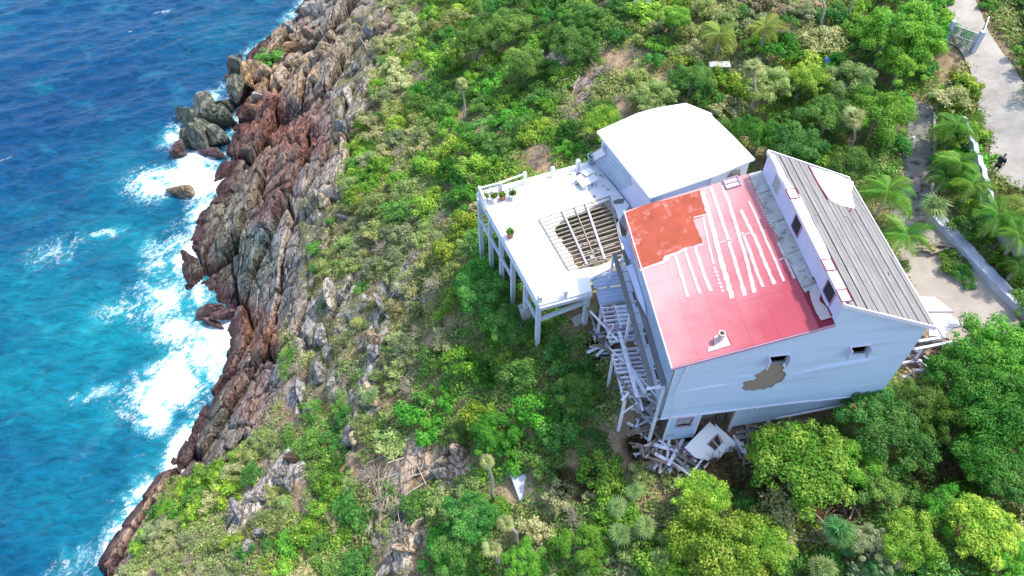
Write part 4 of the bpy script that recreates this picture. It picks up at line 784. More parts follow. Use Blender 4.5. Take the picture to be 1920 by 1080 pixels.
# sloping strip roof of blue sheets between terrace and annexe
A, B = un(1112, 303, 3.45), un(1207, 400, 3.45); Cc, Dd = un(1136, 287, 5.0), un(1226, 388, 5.0)
ls = empty('lean_to_roof', 'blue corrugated lean-to roof strip between terrace and white annexe', 'roof')
for k in range(5):
    t0, t1 = k / 5 + .004, (k + 1) / 5 - .004; p, q, r2, s2 = A.lerp(Cc, t0), B.lerp(Dd, t0), B.lerp(Dd, t1), A.lerp(Cc, t1); st = Vector((0, 0, .05 * (k % 2)))
    part(MB().sheet([p + st, q + st, r2 + st, s2 + st], (0, 0, -.05)), 'roof_sheet', 'bluemetal', ls)
    part(MB().bar(s2 + Vector((0, 0, .05)), r2 + Vector((0, 0, .05)), .05, .06), 'seam', 'bluemetal', ls)
part(MB().bar(A + Vector((-.1, 0, .3)), Cc + Vector((-.1, 0, .2)), .2, .5), 'end_wall', 'trim', ls); part(MB().sheet([Cc, Dd, Dd + Vector((0, 0, .9)), Cc + Vector((0, 0, .9))], (.05, 0, 0)), 'upstand', 'bluemetal', ls)
# rubble bank at the right side of the house: broken white deck panels
bk = empty('broken_side_deck', 'broken white side deck of two panels beyond the grey roof eave', 'deck')
def quad(px, z, th, name, m, par, **k): return part(MB().sheet([un(u, v, z) for u, v in px], (0, 0, -th)), name, m, par, **k)
quad([(1712, 556), (1752, 556), (1786, 582), (1790, 584), (1728, 584)], 3.0, .1, 'deck_panel', 'oldboard', bk); quad([(1740, 586), (1780, 588), (1812, 610), (1790, 614), (1768, 630), (1742, 630)], 2.9, .1, 'deck_panel', 'oldboard', bk)
for k, (a, b) in enumerate((((1738, 560), (1748, 630)), ((1722, 640), (1772, 632)), ((1716, 655), (1790, 640)), ((1752, 602), (1770, 632)))): part(MB().bar(un(*a, 2.8 + .1 * (k == 3)), un(*b, 2.8 + .1 * (k == 3)), .14, .12), 'frame_board', 'lavwood' if k < 3 else 'trim', bk)
for (u, v) in ((1735, 650), (1790, 640), (1745, 600)): p = un(u, v, 2.7); part(MB().box(p.x - .07, p.x + .07, p.y - .07, p.y + .07, 0, 2.7), 'post', 'lavwood', bk)
# loose panels and boards in front of the house
pn = empty('fallen_wall_panel', 'fallen white wall panel with a window hole by the open bay', 'panel', mtx=HM)
def pp(u, v): q = onplane(HM, u, v, (.0, -.42, 1), .55); return q
ph = [pp(*p) for p in [(1330, 791), (1283, 839), (1303, 858), (1342, 868), (1360, 846), (1346, 806)]]; hh_ = [pp(*p) for p in [(1345, 815), (1325, 835), (1340, 848), (1355, 832)]]
part(MB().sheet(ph, (0, -.03, .06), [hh_]), 'panel_board', 'white', pn)
ph2 = [pp(*p) + Vector((0, .02, -.07)) for p in [(1341, 794), (1342, 808), (1352, 830), (1362, 848), (1372, 847), (1381, 836), (1376, 826)]]; part(MB().sheet(ph2, (0, 0, .04)), 'panel_board', 'white', pn)
for i in range(4): a, b = hh_[i], hh_[(i + 1) % 4]; part(MB().bar(a + Vector((0, 0, .08)), b + Vector((0, 0, .08)), .07, .06), 'window_trim', 'pinktrim' if i in (0, 3) else 'trim', pn)
a = hh_[0].lerp(hh_[1], .5); b = hh_[2].lerp(hh_[3], .5); part(MB().bar(a + Vector((0, 0, .05)), b + Vector((0, 0, .05)), .05, .04), 'window_bar', 'metal', pn)
# ------------------------------------------------------------------ rocks
def ppm(p): return F / (p.y * math.cos(TH) - (p.z - CAMH) * math.sin(TH))
for nm, c in (('tan', (.44, .33, .22)), ('grey', (.31, .29, .265)), ('green', (.17, .18, .135)), ('red', (.25, .125, .09)), ('purple', (.13, .08, .08)), ('pale', (.42, .37, .31)), ('orange', (.40, .23, .12)), ('brown', (.30, .21, .14))):
    M['r_' + nm] = mat('rock_' + nm, c, .88, .38, 1.6, .9, 3.5, objvar=.4, stain=(tuple(x * .45 for x in c), 1.1, .54, .14)); cracks(M['r_' + nm], False, (.6, .6, .6), 1.0, .35)
def rockmesh(seed, cuts=11, blocky=.62, n=3):
    bm = bmesh.new(); bmesh.ops.create_icosphere(bm, subdivisions=n, radius=1); r = random.Random(seed); P = []
    for k in range(cuts):
        v = Vector((r.gauss(0, 1), r.gauss(0, 1), r.gauss(0, .8))).normalized(); P.append((v, r.uniform(blocky - .18, blocky + .14)))
    for v in bm.verts:
        for n_, d in P:
            e = v.co.dot(n_)
            if e > d: v.co -= n_ * (e - d) * .96
        q = v.co; v.co += q.normalized() * .014 * (math.sin(q.x * 9 + seed) + math.sin(q.y * 11 + q.z * 7))
    me = bpy.data.meshes.new('rock'); bm.to_mesh(me); bm.free(); return me
RM = [rockmesh(s, 9 + s % 4, .55 + .03 * (s % 4)) for s in range(7)]; RMc = {}
def rock(u, v, L, Wd, ang, c, lab, hgtf=.7, lift=.2, group=None, z=None, name='boulder', bury=.35):
    p = hit(u, v) if z is None else un(u, v, z); s = 1 / ppm(p); k = random.randrange(len(RM)); key = (k, c)
    if key not in RMc: m_ = RM[k].copy(); m_.materials.append(M['r_' + c]); RMc[key] = m_
    o = link(name, RMc[key]); a, b = L * s * .5 * (1.2 if c != 'grey' else 1.05), Wd * s * .5 * (1.25 if c != 'grey' else 1.1); h = min(a, b) * hgtf * 1.15
    o.scale = (a, b, h); o.rotation_euler = (random.uniform(-.25, .25), random.uniform(-.25, .25), R(-ang)); o.location = (p.x, p.y, p.z + h * (1 - bury) * .5); return tag(o, lab, 'boulder', group)
G_ = 'dark rocks of the low point in the sea'
for a in [(358, 228, 82, 40, 62, 'green', 'long grey green slab at the seaward edge of the rocky point', 1.1), (393, 225, 74, 52, 55, 'green', 'broad grey green block in the middle of the rocky point', 1.2), (372, 268, 70, 46, 60, 'green', 'dark green wedge facing the white surf on the rocky point', 1.2), (338, 284, 44, 30, 70, 'purple', 'purple brown rock at the outer tip of the point', 1.0), (412, 262, 56, 36, 40, 'green', 'olive ledge rock joining the point to the cliff', .9), (426, 228, 42, 36, 50, 'green', 'green block against the foot of the red cliff', 1.2), (402, 290, 66, 24, 12, 'purple', 'low purple ledge washed by the surf behind the point', .8), (420, 203, 40, 30, 30, 'green', 'small green block at the back of the rocky point', 1.1), (350, 262, 44, 34, 60, 'green', 'squarish dark slab near the seaward edge of the point', 1.0), (384, 246, 46, 34, 50, 'green', 'cracked green stone between the two large slabs', 1.2)]:
    rock(*a[:7], hgtf=a[7], z=SEA + .5, group=G_, bury=.5)
for a in [(340, 362, 52, 34, 25, 'brown', 'lone dark rounded rock surrounded by white foam', .8, SEA + .1), (392, 586, 60, 26, -10, 'purple', 'purple wet rock at the foot of the cliff above the big surf', .8, SEA + .3), (402, 608, 40, 22, 20, 'purple', 'small purple rock half covered by white water', .7, SEA + .1), (425, 590, 50, 26, -30, 'purple', 'long purple ledge under the cliff foot', .7, SEA + .8), (448, 172, 34, 60, 0, 'green', 'dark green block standing in the water below the orange pillar', 1.2, SEA + 2), (447, 130, 34, 40, 10, 'green', 'dark block in the water at the back of the orange pillar', 1.0, SEA + 1.5)]:
    rock(*a[:7], hgtf=a[7], z=a[8], bury=.45)
RK = [(466, 152, 84, 26, 68, 'orange', 'orange pillar like slab at the seaward edge of the cliff top', 1.0), (489, 149, 42, 38, 0, 'tan', 'big round tan boulder beside the orange slab', .95), (532, 152, 44, 36, 20, 'tan', 'broad cream boulder next to the round tan one', .9), (573, 137, 26, 26, 0, 'tan', 'tan ball shaped stone on the ledge', 1.0), (592, 152, 34, 26, 20, 'tan', 'low tan stone at the edge of the dark gully', .8), (486, 186, 24, 20, 0, 'pale', 'pale cream stone above the red slabs', .9), (560, 122, 28, 20, 20, 'tan', 'flat tan stone in the boulder field', .8), (592, 118, 34, 24, 40, 'tan', 'angular stone at the right of the boulder field', .8), (604, 98, 38, 28, 20, 'tan', 'large angular tan stone under the ridge', .8), (556, 92, 46, 22, -10, 'orange', 'reddish flat stone right of the small green bush', .8), (572, 100, 24, 20, 10, 'tan', 'small stone among the tan boulders', .8), (540, 122, 22, 18, 0, 'tan', 'small cream stone below the green bush', .8), (555, 78, 30, 20, 20, 'brown', 'brown stone above the boulder field', .8), (600, 28, 62, 44, 60, 'grey', 'large pale grey slab near the top of the cliff', .8), (580, 20, 40, 34, 60, 'grey', 'grey block at the very top of the sea cliff', .8), (585, 70, 40, 26, 30, 'brown', 'brown block in the upper boulder field', .8), (620, 70, 34, 22, 40, 'tan', 'tan block at the upper right of the boulder field', .8), (545, 60, 44, 30, 40, 'grey', 'grey brown block at the shore edge of the field', .8), (480, 210, 54, 34, 60, 'red', 'red brown slab under the cream stone', .6), (505, 190, 50, 34, 60, 'red', 'red slab split by a long dark crack', .6),
 (862, 850, 42, 34, 30, 'tan', 'largest tan boulder of the group above the fan palm', .9), (833, 868, 34, 24, 0, 'tan', 'flat orange tan boulder in the middle of the group', .8), (824, 890, 34, 34, 50, 'pale', 'pale pointed boulder at the lower left of the group', .9), (838, 850, 22, 20, 0, 'brown', 'brown stone behind the tan boulders', .8), (790, 880, 14, 12, 0, 'grey', 'small grey stone left of the pale boulder', .8), (784, 892, 16, 13, 0, 'grey', 'round grey stone in the eroded gully', .8), (800, 876, 12, 10, 0, 'grey', 'smallest grey stone in the eroded gully', .8),
 (565, 882, 34, 26, 50, 'pale', 'rounded cream boulder above the yellow bushes', 1.0), (549, 862, 34, 26, 0, 'red', 'reddish boulder behind the cream boulder', 1.0), (530, 886, 34, 22, 10, 'pale', 'white topped rock left of the cream boulder', .9), (524, 905, 40, 24, 20, 'grey', 'grey rock below the white topped rock', .9), (478, 934, 50, 22, 10, 'pale', 'pale flat ledge rock on the yellow bush slope', .8), (448, 962, 60, 28, 50, 'grey', 'long grey ledge running down among yellow bushes', .8), (506, 934, 30, 18, 0, 'pale', 'small pale rock right of the flat ledge', .8), (467, 1030, 34, 34, 70, 'grey', 'upright grey rock among yellow shrubs near the bottom', 1.0), (490, 1000, 30, 24, 30, 'grey', 'grey rock above the upright one', .9), (545, 905, 24, 40, 0, 'grey', 'grey stone wedge under the cream boulder', .9),
 (756, 1030, 44, 26, 10, 'tan', 'broad tan boulder in the gully near the bottom edge', .9), (757, 1007, 22, 16, 0, 'pale', 'small pale boulder above the broad tan one', .9), (785, 985, 26, 30, 60, 'tan', 'tan upright stone left of the shrubs at the bottom', .9), (786, 1012, 28, 22, 10, 'grey', 'grey stone right of the broad tan boulder', .8), (728, 1070, 50, 26, -30, 'pale', 'pale sloping slab cut by the bottom edge', .8), (745, 1062, 30, 24, 30, 'grey', 'grey stone beside the sloping pale slab', .8),
 (622, 555, 66, 28, 80, 'pale', 'tall pale outcrop standing above the slope', 1.2), (640, 565, 40, 26, 60, 'grey', 'grey outcrop behind the tall pale one', 1.1), (603, 630, 80, 26, 70, 'grey', 'long grey fin of rock below the tall outcrop', 1.0), (570, 745, 84, 30, 62, 'grey', 'smooth grey fin dropping towards the sea', 1.1), (600, 706, 60, 34, 60, 'grey', 'wide grey rock above the smooth fin', 1.0), (622, 722, 44, 18, 75, 'grey', 'narrow grey blade beside the wide grey rock', 1.1), (645, 745, 50, 26, 60, 'grey', 'grey sloping rock right of the blade', .9), (706, 664, 40, 34, 20, 'grey', 'rounded grey boulder under the dark green succulent', .9), (700, 640, 60, 24, 60, 'brown', 'brown rock rib above the rounded grey boulder', .8), (716, 575, 90, 22, 62, 'grey', 'long rib of grey rock through the scrub', .8), (700, 745, 70, 24, 55, 'tan', 'tan rock rib in the middle of the slope', .7), (665, 825, 24, 34, 70, 'tan', 'small tan rock standing left of the scrub', .9), (690, 720, 30, 22, 20, 'grey', 'small grey rock in the scrub', .8), (612, 385, 50, 26, 60, 'tan', 'tan leaning rock at the cliff lip', .9), (650, 410, 44, 18, 30, 'grey', 'flat grey rock in the green patch at the lip', .7), (635, 260, 40, 26, 60, 'brown', 'brown rock at the top of the grey gully', .8), (655, 190, 50, 30, 70, 'pale', 'pale shattered rock at the cliff lip', .9), (640, 240, 40, 30, 70, 'grey', 'grey shattered rock below the pale one', .9), (690, 60, 40, 18, 60, 'grey', 'grey rock among the upper scrub', .8), (668, 130, 34, 22, 60, 'grey', 'grey rock above the pale shattered one', .8), (1760, 672, 90, 56, 20, 'brown', 'large brown mound among boards at the right of the house', .5), (1800, 655, 40, 30, 60, 'brown', 'small brown mound beside the white side deck', .6)]
for a in RK: rock(*a[:7], hgtf=a[7])
# big slabs and blocks bedded in the cliff
CL = [(520, 350, 120, 40, 68, 'red'), (545, 300, 90, 40, 66, 'red'), (500, 395, 80, 40, 64, 'red'), (455, 290, 110, 34, 60, 'brown'), (480, 250, 90, 40, 62, 'red'), (560, 240, 90, 34, 66, 'red'), (590, 210, 70, 30, 66, 'brown'), (440, 350, 100, 36, 62, 'brown'), (470, 350, 90, 34, 60, 'brown'), (430, 420, 80, 50, 64, 'brown'), (470, 420, 90, 44, 60, 'green'), (435, 480, 90, 60, 60, 'green'), (470, 500, 80, 44, 66, 'green'), (400, 470, 70, 44, 50, 'brown'), (420, 530, 70, 44, 50, 'green'), (460, 555, 80, 40, 64, 'green'), (500, 480, 70, 30, 64, 'green'), (480, 590, 60, 30, 60, 'red'), (495, 640, 90, 34, 66, 'red'), (475, 700, 110, 40, 64, 'red'), (440, 760, 100, 40, 60, 'red'), (410, 760, 80, 44, 60, 'green'), (400, 830, 80, 50, 50, 'brown'), (370, 870, 60, 44, 40, 'brown'), (430, 800, 80, 30, 60, 'brown'), (500, 740, 80, 34, 62, 'orange'), (540, 180, 60, 40, 50, 'red'), (575, 180, 60, 30, 60, 'brown'), (520, 230, 70, 40, 60, 'red'), (280, 940, 60, 34, 40, 'tan'), (245, 985, 60, 34, 50, 'orange'), (225, 1030, 60, 30, 55, 'tan'), (205, 1065, 60, 30, 60, 'orange'), (260, 1010, 50, 30, 40, 'tan'), (320, 925, 60, 26, 10, 'tan')]
WH = [(140, 'near the top of the cliff'), (260, 'in the upper cliff face'), (380, 'in the middle of the cliff above the foam rock'), (500, 'in the bulging green foot of the cliff'), (640, 'above the big white surf'), (790, 'beside the lower surf channel'), (950, 'on the low headland at the bottom'), (2000, 'on the low headland at the bottom')]
random.shuffle(CL); seen = {}
for u, v, L, Wd, an, c in []:
    wh = next(t for lim, t in WH if v < lim + 60); sz = 'long' if L >= 90 else ('broad' if Wd >= 44 else 'short'); lab = f'{sz} {c} slab bedded {wh}'
    rock(u, v, L * 1.15, Wd * 1.15, an, c, lab, hgtf=.42, bury=1.15, group='slabs bedded in the sea cliff', name='bedded_rock')
# ------------------------------------------------------------------ plants
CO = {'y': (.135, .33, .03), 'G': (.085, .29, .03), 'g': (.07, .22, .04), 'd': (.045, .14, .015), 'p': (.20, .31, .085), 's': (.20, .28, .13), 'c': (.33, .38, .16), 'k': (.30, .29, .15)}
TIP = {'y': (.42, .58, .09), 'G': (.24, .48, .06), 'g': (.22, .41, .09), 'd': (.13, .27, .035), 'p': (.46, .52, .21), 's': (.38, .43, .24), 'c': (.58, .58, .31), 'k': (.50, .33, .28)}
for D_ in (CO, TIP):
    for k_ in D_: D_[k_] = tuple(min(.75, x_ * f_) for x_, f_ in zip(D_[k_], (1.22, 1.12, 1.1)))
def crownmesh(seed, c, n=1500, ln=.16, blobs=9, flatz=.75, loose=.1, br=(.22, .46)):
    r = np.random.default_rng(seed); bc = []
    for i in range(blobs):
        a = r.uniform(0, 6.28); e = abs(r.normal(0, .5)); rad = r.uniform(.25, .88) if i else 0
        bc.append((rad * math.cos(a), rad * math.sin(a), flatz * (.35 + .45 * (1 - rad) + r.uniform(-.28, .22)), r.uniform(*br) * (1 if i else 1.25), r.uniform(0, 1)))
    bc = np.array(bc); w_ = bc[:, 3] ** 2; k = r.choice(len(bc), n, p=w_ / w_.sum()); d = r.normal(size=(n, 3)); d[:, 2] = np.abs(d[:, 2]) * 1.0 - .25 * r.uniform(0, 1, n); d /= np.linalg.norm(d, axis=1, keepdims=True)
    rr = bc[k, 3] * (1 - loose * np.abs(r.normal(size=n)) + .25 * loose * r.normal(size=n)); pos = bc[k, :3] + d * rr[:, None]; pos[:, 2] = np.maximum(pos[:, 2], -.05)
    nrm = d + r.normal(size=(n, 3)) * .55 + np.array([0, 0, .55]); t = np.clip(bc[k, 4] * .75 + r.normal(0, .25, n) + .35 * (d[:, 2] - .5), 0, 1)[:, None] ** 1.3  # upward leaves paler: new growth, plus crown highlights put into the colour
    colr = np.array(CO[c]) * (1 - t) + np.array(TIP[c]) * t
    V, Q, Cc = leafcards(pos, nrm, ln, ln * .5, r, colr, .34, .15); return mesh('crown', V, Q, 'leaf', False, Cc)
SHM = {}
for c in CO:
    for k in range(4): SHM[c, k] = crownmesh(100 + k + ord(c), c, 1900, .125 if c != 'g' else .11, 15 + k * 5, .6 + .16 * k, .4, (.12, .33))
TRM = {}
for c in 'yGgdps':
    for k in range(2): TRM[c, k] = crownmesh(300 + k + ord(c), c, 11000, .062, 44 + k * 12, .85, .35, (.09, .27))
def limbmesh(seed, h, r0, n=6, m='bark'):
    r = random.Random(seed); mb = MB(); top = Vector((r.uniform(-.15, .15) * h, r.uniform(-.15, .15) * h, h)); mb.tube([(0, 0, -.4), top * .5 + Vector((r.uniform(-.05, .05) * h, 0, 0)), top], [r0, r0 * .8, r0 * .6], 7)
    for k in range(n):
        a = k * 2.4 + r.uniform(-.3, .3); s = top * r.uniform(.5, 1); e = s + Vector((math.cos(a) * h * .55, math.sin(a) * h * .55, h * r.uniform(.3, .6))); mid = s.lerp(e, .5) + Vector((0, 0, -.05 * h)); mb.tube([s, mid, e], [r0 * .5, r0 * .32, r0 * .14], 5)
        for q in range(2): a2 = a + r.uniform(-.9, .9); e2 = mid + Vector((math.cos(a2), math.sin(a2), .7)) * h * .28; mb.tube([mid, e2], [r0 * .25, r0 * .08], 4)
    return mesh('trunk', mb.v, mb.f, m, True)
LM = [limbmesh(s, 1.0, .07) for s in range(4)]
def twigmesh(seed, n=46, m='twig'):
    r = random.Random(seed); mb = MB()
    for k in range(n):
        a = r.uniform(0, 6.28); e = r.uniform(.1, 1.3); L = r.uniform(.5, 1.05); s = Vector((r.uniform(-.12, .12), r.uniform(-.12, .12), 0)); d = Vector((math.cos(a) * math.cos(e), math.sin(a) * math.cos(e), math.sin(e) * .8))
        p1 = s + d * L * .5 + Vector((r.uniform(-.1, .1),) * 3); p2 = s + d * L + Vector((r.uniform(-.2, .2), r.uniform(-.2, .2), r.uniform(-.15, .1))); mb.tube([s, p1, p2], [.028, .018, .007], 3, False)
        for q in range(3): t = r.uniform(.3, .9); b = s.lerp(p2, t); mb.tube([b, b + Vector((r.uniform(-.3, .3), r.uniform(-.3, .3), r.uniform(0, .25)))], [.013, .005], 3, False)
    return mesh('twigs', mb.v, mb.f, m)
TW = [twigmesh(s) for s in range(4)]
LMK = [(680, 20, 'the top of the sea cliff'), (720, 110, 'the upper cliff lip'), (520, 110, 'the cream boulders'), (660, 200, 'the pale shattered rock'), (675, 360, 'the bright yellow bushes'), (600, 470, 'the edge of the green cliff foot'), (760, 140, 'the leaning dead branches'), (870, 170, 'the thin leaning palm'), (800, 250, 'the olive clearing'), (930, 90, 'the grey dead stump'), (1010, 110, 'the fallen pale logs'), (1100, 170, 'the brush pile'), (1210, 70, 'the bare earth clearing'), (1190, 10, 'the white posts'), (1370, 30, 'the parked vehicle'), (1410, 170, 'the tall thatch palm'), (1350, 70, 'the feather palms at the top'), (1480, 30, 'the pink flowers'), (1570, 50, 'the mown grass'), (1700, 60, 'the big glossy tree'), (1800, 75, 'the metal gate'), (1880, 40, 'the upper road verge'), (1600, 240, 'the fan palm behind the house'), (1720, 260, 'the driveway'), (1850, 300, 'the person on the road'), (1800, 400, 'the broad sloping wall'), (1890, 560, 'the lower end of the wall'), (1740, 530, 'the sandy yard'), (1665, 430, 'the palms beside the roof'), (1010, 290, 'the bare twiggy bush'), (1120, 250, 'the white roof corner'), (1270, 170, 'the back of the white roof'), (1440, 260, 'the grey roof peak'), (860, 380, 'the terrace railing'), (900, 480, 'the tall terrace posts'), (1010, 650, 'the front terrace post'), (800, 480, 'the round olive bush'), (720, 570, 'the long grey rib'), (625, 560, 'the tall pale outcrop'), (700, 665, 'the rounded grey boulder'), (600, 720, 'the grey rock fins'), (790, 650, 'the cream flowering bush'), (1130, 700, 'the fallen porch boards'), (920, 800, 'the bright domed bush'), (845, 865, 'the tan boulder group'), (1010, 760, 'the vines below the terrace'), (1190, 850, 'the board heap'), (1330, 850, 'the fallen wall panel'), (970, 920, 'the pale concrete slab'), (930, 1000, 'the leaning thatch palms'), (1170, 1000, 'the silver fan palms'), (1060, 920, 'the dry grass patch'), (740, 1040, 'the gully boulders'), (640, 930, 'the lower yellow scrub'), (550, 880, 'the cream round boulder'), (450, 950, 'the pale ledge rocks'), (330, 960, 'the low headland'), (400, 870, 'the yellow green bank'), (1400, 900, 'the brown grass slope'), (1520, 860, 'the big lime green tree'), (1380, 1010, 'the lime trees at the bottom'), (1640, 760, 'the trees against the gable'), (1850, 700, 'the dark trees'), (1580, 990, 'the spiky fan palm'), (1760, 880, 'the brown bracken gap'), (1730, 1000, 'the yellow bush at the bottom'), (1880, 980, 'the lower right corner')]
CN = {'y': 'lime yellow', 'G': 'vivid green', 'g': 'mid green', 'd': 'dark green', 'p': 'olive', 's': 'silvery green', 'c': 'cream tinged', 'k': 'pink flowering', 't': 'bare grey'}
LABS = {}
def mklabel(u, v, c, kind, r):
    d = sorted((math.hypot(u - a, v - b), t, a, b) for a, b, t in LMK); n1, n2 = d[0], d[1]; sz = 'small' if r < .8 else ('large' if r > 1.25 else 'medium')
    if n1[0] < 40: tail = f'right beside {n1[1]}'
    else: tail = f'between {n1[1]} and {n2[1]}'
    du, dv = u - n1[2], v - n1[3]; dr = ('right of' if du > 0 else 'left of') if abs(du) > abs(dv) else ('below' if dv > 0 else 'above'); t2 = n2[1]
    tail = f'just {dr} {n1[1]}' if n1[0] < 40 else f'{dr} {n1[1]} towards {t2}'
    lab = f'{sz} {CN[c]} {kind} {tail}'; return ' '.join(lab.split()[:16])
def shrub(p, r, c, u, v, seed):
    rr = random.Random(seed)
    if c == 't':
        o = link('dead_shrub', TW[rr.randrange(4)]); o.scale = (r, r, r * .8); nm = 'leafless shrub'; cat = 'dead shrub'; g = 'leafless twiggy shrubs'
    else:
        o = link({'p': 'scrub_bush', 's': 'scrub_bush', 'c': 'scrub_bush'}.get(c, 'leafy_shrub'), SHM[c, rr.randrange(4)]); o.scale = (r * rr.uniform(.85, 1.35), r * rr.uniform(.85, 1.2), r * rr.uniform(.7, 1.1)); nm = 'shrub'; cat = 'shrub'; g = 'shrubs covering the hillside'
    o.rotation_euler = (rr.uniform(-.15, .15), rr.uniform(-.15, .15), rr.uniform(0, 6.28)); o.location = (p.x, p.y, p.z - .08 * r); return tag(o, mklabel(u, v, c, nm, r), cat, g)
def tree(u, v, rpx, c, lab, zs=1.0, seed=0):
    h = 2.0; p = hit(u, v, h); s = rpx / ppm(p) * 1.04; h = .9 + s * .55; p = hit(u, v, h + s * .35)
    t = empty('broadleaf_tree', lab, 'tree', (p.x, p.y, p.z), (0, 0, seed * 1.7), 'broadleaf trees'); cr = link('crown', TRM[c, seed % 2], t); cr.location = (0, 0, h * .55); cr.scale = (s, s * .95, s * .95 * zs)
    tk = link('trunk', LM[seed % 4], t); tk.scale = (h * .5 + s * .26,) * 3; return p, s
TR = [(1520, 858, 105, 'y', 'big lime green tree in front of the blue gable wall'), (1455, 830, 50, 'y', 'lime green side tree touching the bottom of the blue wall'), (1320, 915, 58, 'y', 'lime green tree left of the brown grass slope'), (1362, 1010, 95, 'y', 'broad yellow green tree near the bottom edge'), (1445, 1010, 60, 'y', 'yellow green tree right of the broad one at the bottom'), (1300, 1000, 45, 'y', 'small yellow green tree on the left of the bottom lime trees'),
 (1645, 760, 62, 'g', 'mid green tree covering the lower right of the gable'), (1700, 800, 75, 'g', 'rounded green tree right of the gable'), (1615, 850, 55, 'G', 'green tree between the lime tree and the brown gap'), (1735, 735, 50, 'g', 'feathery green tree under the side deck'), (1660, 900, 50, 'g', 'pale stemmed green tree behind the spiky palm'),
 (1875, 635, 80, 'G', 'bright crowned tree at the end of the grey wall'), (1835, 700, 75, 'd', 'dark tree beside the brown mound'), (1900, 745, 85, 'd', 'large very dark tree at the right edge'), (1800, 790, 65, 'd', 'dark tree left of the very dark one'), (1870, 840, 70, 'd', 'dark tree below the large dark one'), (1905, 890, 55, 'g', 'green tree low on the right edge'),
 (1725, 1000, 62, 'y', 'yellow flushed tree at the bottom right'), (1860, 985, 75, 'y', 'lime tree in the lower right corner'), (1905, 1040, 60, 'G', 'vivid tree cut by the bottom right corner'), (1655, 1020, 46, 's', 'thin silvery tree right of the spiky palm'), (1800, 945, 50, 'G', 'green tree above the lower right lime trees'),
 (1715, 25, 70, 'G', 'big glossy tree at the top by the road'), (1665, 60, 55, 'G', 'glossy tree left of the big one by the road'), (1700, 100, 52, 'G', 'yellow flushed glossy tree near the metal gate'), (1655, 190, 66, 'G', 'vivid round tree left of the driveway'), (1600, 130, 50, 'p', 'pale flowering tree left of the vivid round tree'), (1745, 60, 40, 'y', 'light green tree against the road edge'), (1560, 200, 55, 'g', 'green tree behind the grey roof'), (1610, 290, 46, 'g', 'green tree at the back corner of the grey roof'), (1500, 250, 56, 'g', 'green tree at the peak of the grey roof'), (1430, 230, 50, 'd', 'dark green tree near the white roof corner'), (1350, 235, 40, 'g', 'hazy green tree hanging over the white roof'), (1450, 140, 50, 'p', 'olive crowned tree right of the tall thatch palm'), (1530, 130, 46, 'y', 'yellowish tree between olive crown and pale tree'), (1300, 130, 46, 'g', 'green tree left of the tall thatch palm'),
 (1130, 215, 46, 'y', 'yellow green tree at the left corner of the white roof'), (1230, 165, 45, 'p', 'olive tree behind the white roof'), (985, 100, 46, 'g', 'green tree left of the fallen logs'), (890, 60, 50, 'g', 'green tree in the upper thicket'), (960, 30, 45, 'g', 'tree at the top edge in the thicket'), (1080, 60, 50, 'g', 'leafy tree at the edge of the bare earth clearing'), (1270, 15, 36, 'y', 'yellow tree beside the white posts'), (1100, 15, 40, 'g', 'green tree left of the white posts'),
 (905, 530, 55, 'g', 'green tree under the tall terrace posts'), (955, 590, 48, 'g', 'leafy tree left of the front terrace post'), (925, 800, 50, 'G', 'bright domed tree in the middle of the lower slope'), (1090, 725, 46, 'g', 'green tree beside the fallen porch boards'), (1100, 1010, 52, 'G', 'green tree left of the silver fan palms'), (985, 1050, 46, 'G', 'vivid tree right of the leaning thatch palms'), (880, 960, 56, 'g', 'tall green tree mass left of the thatch palms'), (860, 1030, 52, 'g', 'lower green tree mass above the bottom edge')]
TPOS = []
for i, (u, v, r, c, lab) in enumerate(TR): p, s = tree(u, v, r, c, lab, seed=i); TPOS.append((p.x, p.y, s))
# --------- cover classes over the picture, each cell 80 px, used only to know what grows where
GRID = ["........ppyggggyppppLgG.g", ".......spygGggtLppyygG..g", "........pygggpttdyyyGGy.g", "........ypygyg...dgGgtG..", "........ypgyyg....dg.tg..", "........sspyg........tgGg", ".......tpppgg.........gdd", ".......stppgG........tdgd", ".......tssgGgg........dGd", ".......tgtGgGgt......gddd", ".....tsgtpgGggtt...GGgddd", "...pyysypgrGgpgttGyttgddd", "...ppppygtggpgGtyyytgtgyy", "..pptsypgrggsGsgyyygsyyyy"]
def cell(u, v):
    j = int(v // 80); i = int(u // 80)
    if v < -60 or u < 0 or u > 1990 or v > 1150: return None
    j = min(max(j, 0), 13); i = min(max(i, 0), 24); return GRID[j][i]
EX = [[(1100, 290), (1180, 212), (1232, 195), (1290, 188), (1345, 212), (1420, 290), (1441, 283), (1605, 340), (1755, 608), (1680, 720), (1590, 785), (1245, 850), (1235, 800), (1160, 780), (1100, 630), (1010, 600), (985, 560), (890, 360)], [(1668, 410), (1740, 395), (1770, 400), (1930, 580), (1900, 640), (1780, 640), (1720, 620)], [(1768, -60), (1772, 20), (1805, 95), (1830, 200), (1850, 270), (1862, 330), (1900, 352), (1990, 380), (1990, 230), (1920, 150), (1840, 0), (1820, -60)], [(1690, 180), (1755, 190), (1755, 400), (1670, 410), (1690, 300)]]
def excl(u, v, x, y):
    for e in EX:
        if inpoly(np.array([u]), np.array([v]), e)[0]: return True
    q = HM.inverted() @ Vector((x, y, 0))
    return -2.6 < q.x < 12 and -.8 < q.y < 12
ANN = [(p.x, p.y) for p in wl]
KEEP = [(a_[0], a_[1], a_[2] * .5) for a_ in RK if a_[0] > 420] + [(970, 915, 30), (925, 915, 14), (960, 1005, 14), (1010, 300, 26), (1085, 600, 20), (1412, 190, 14), (1596, 265, 14), (870, 205, 10)]
placed = []; cnt = 0; tries = 0; r_ = random.Random(21)
pool = []
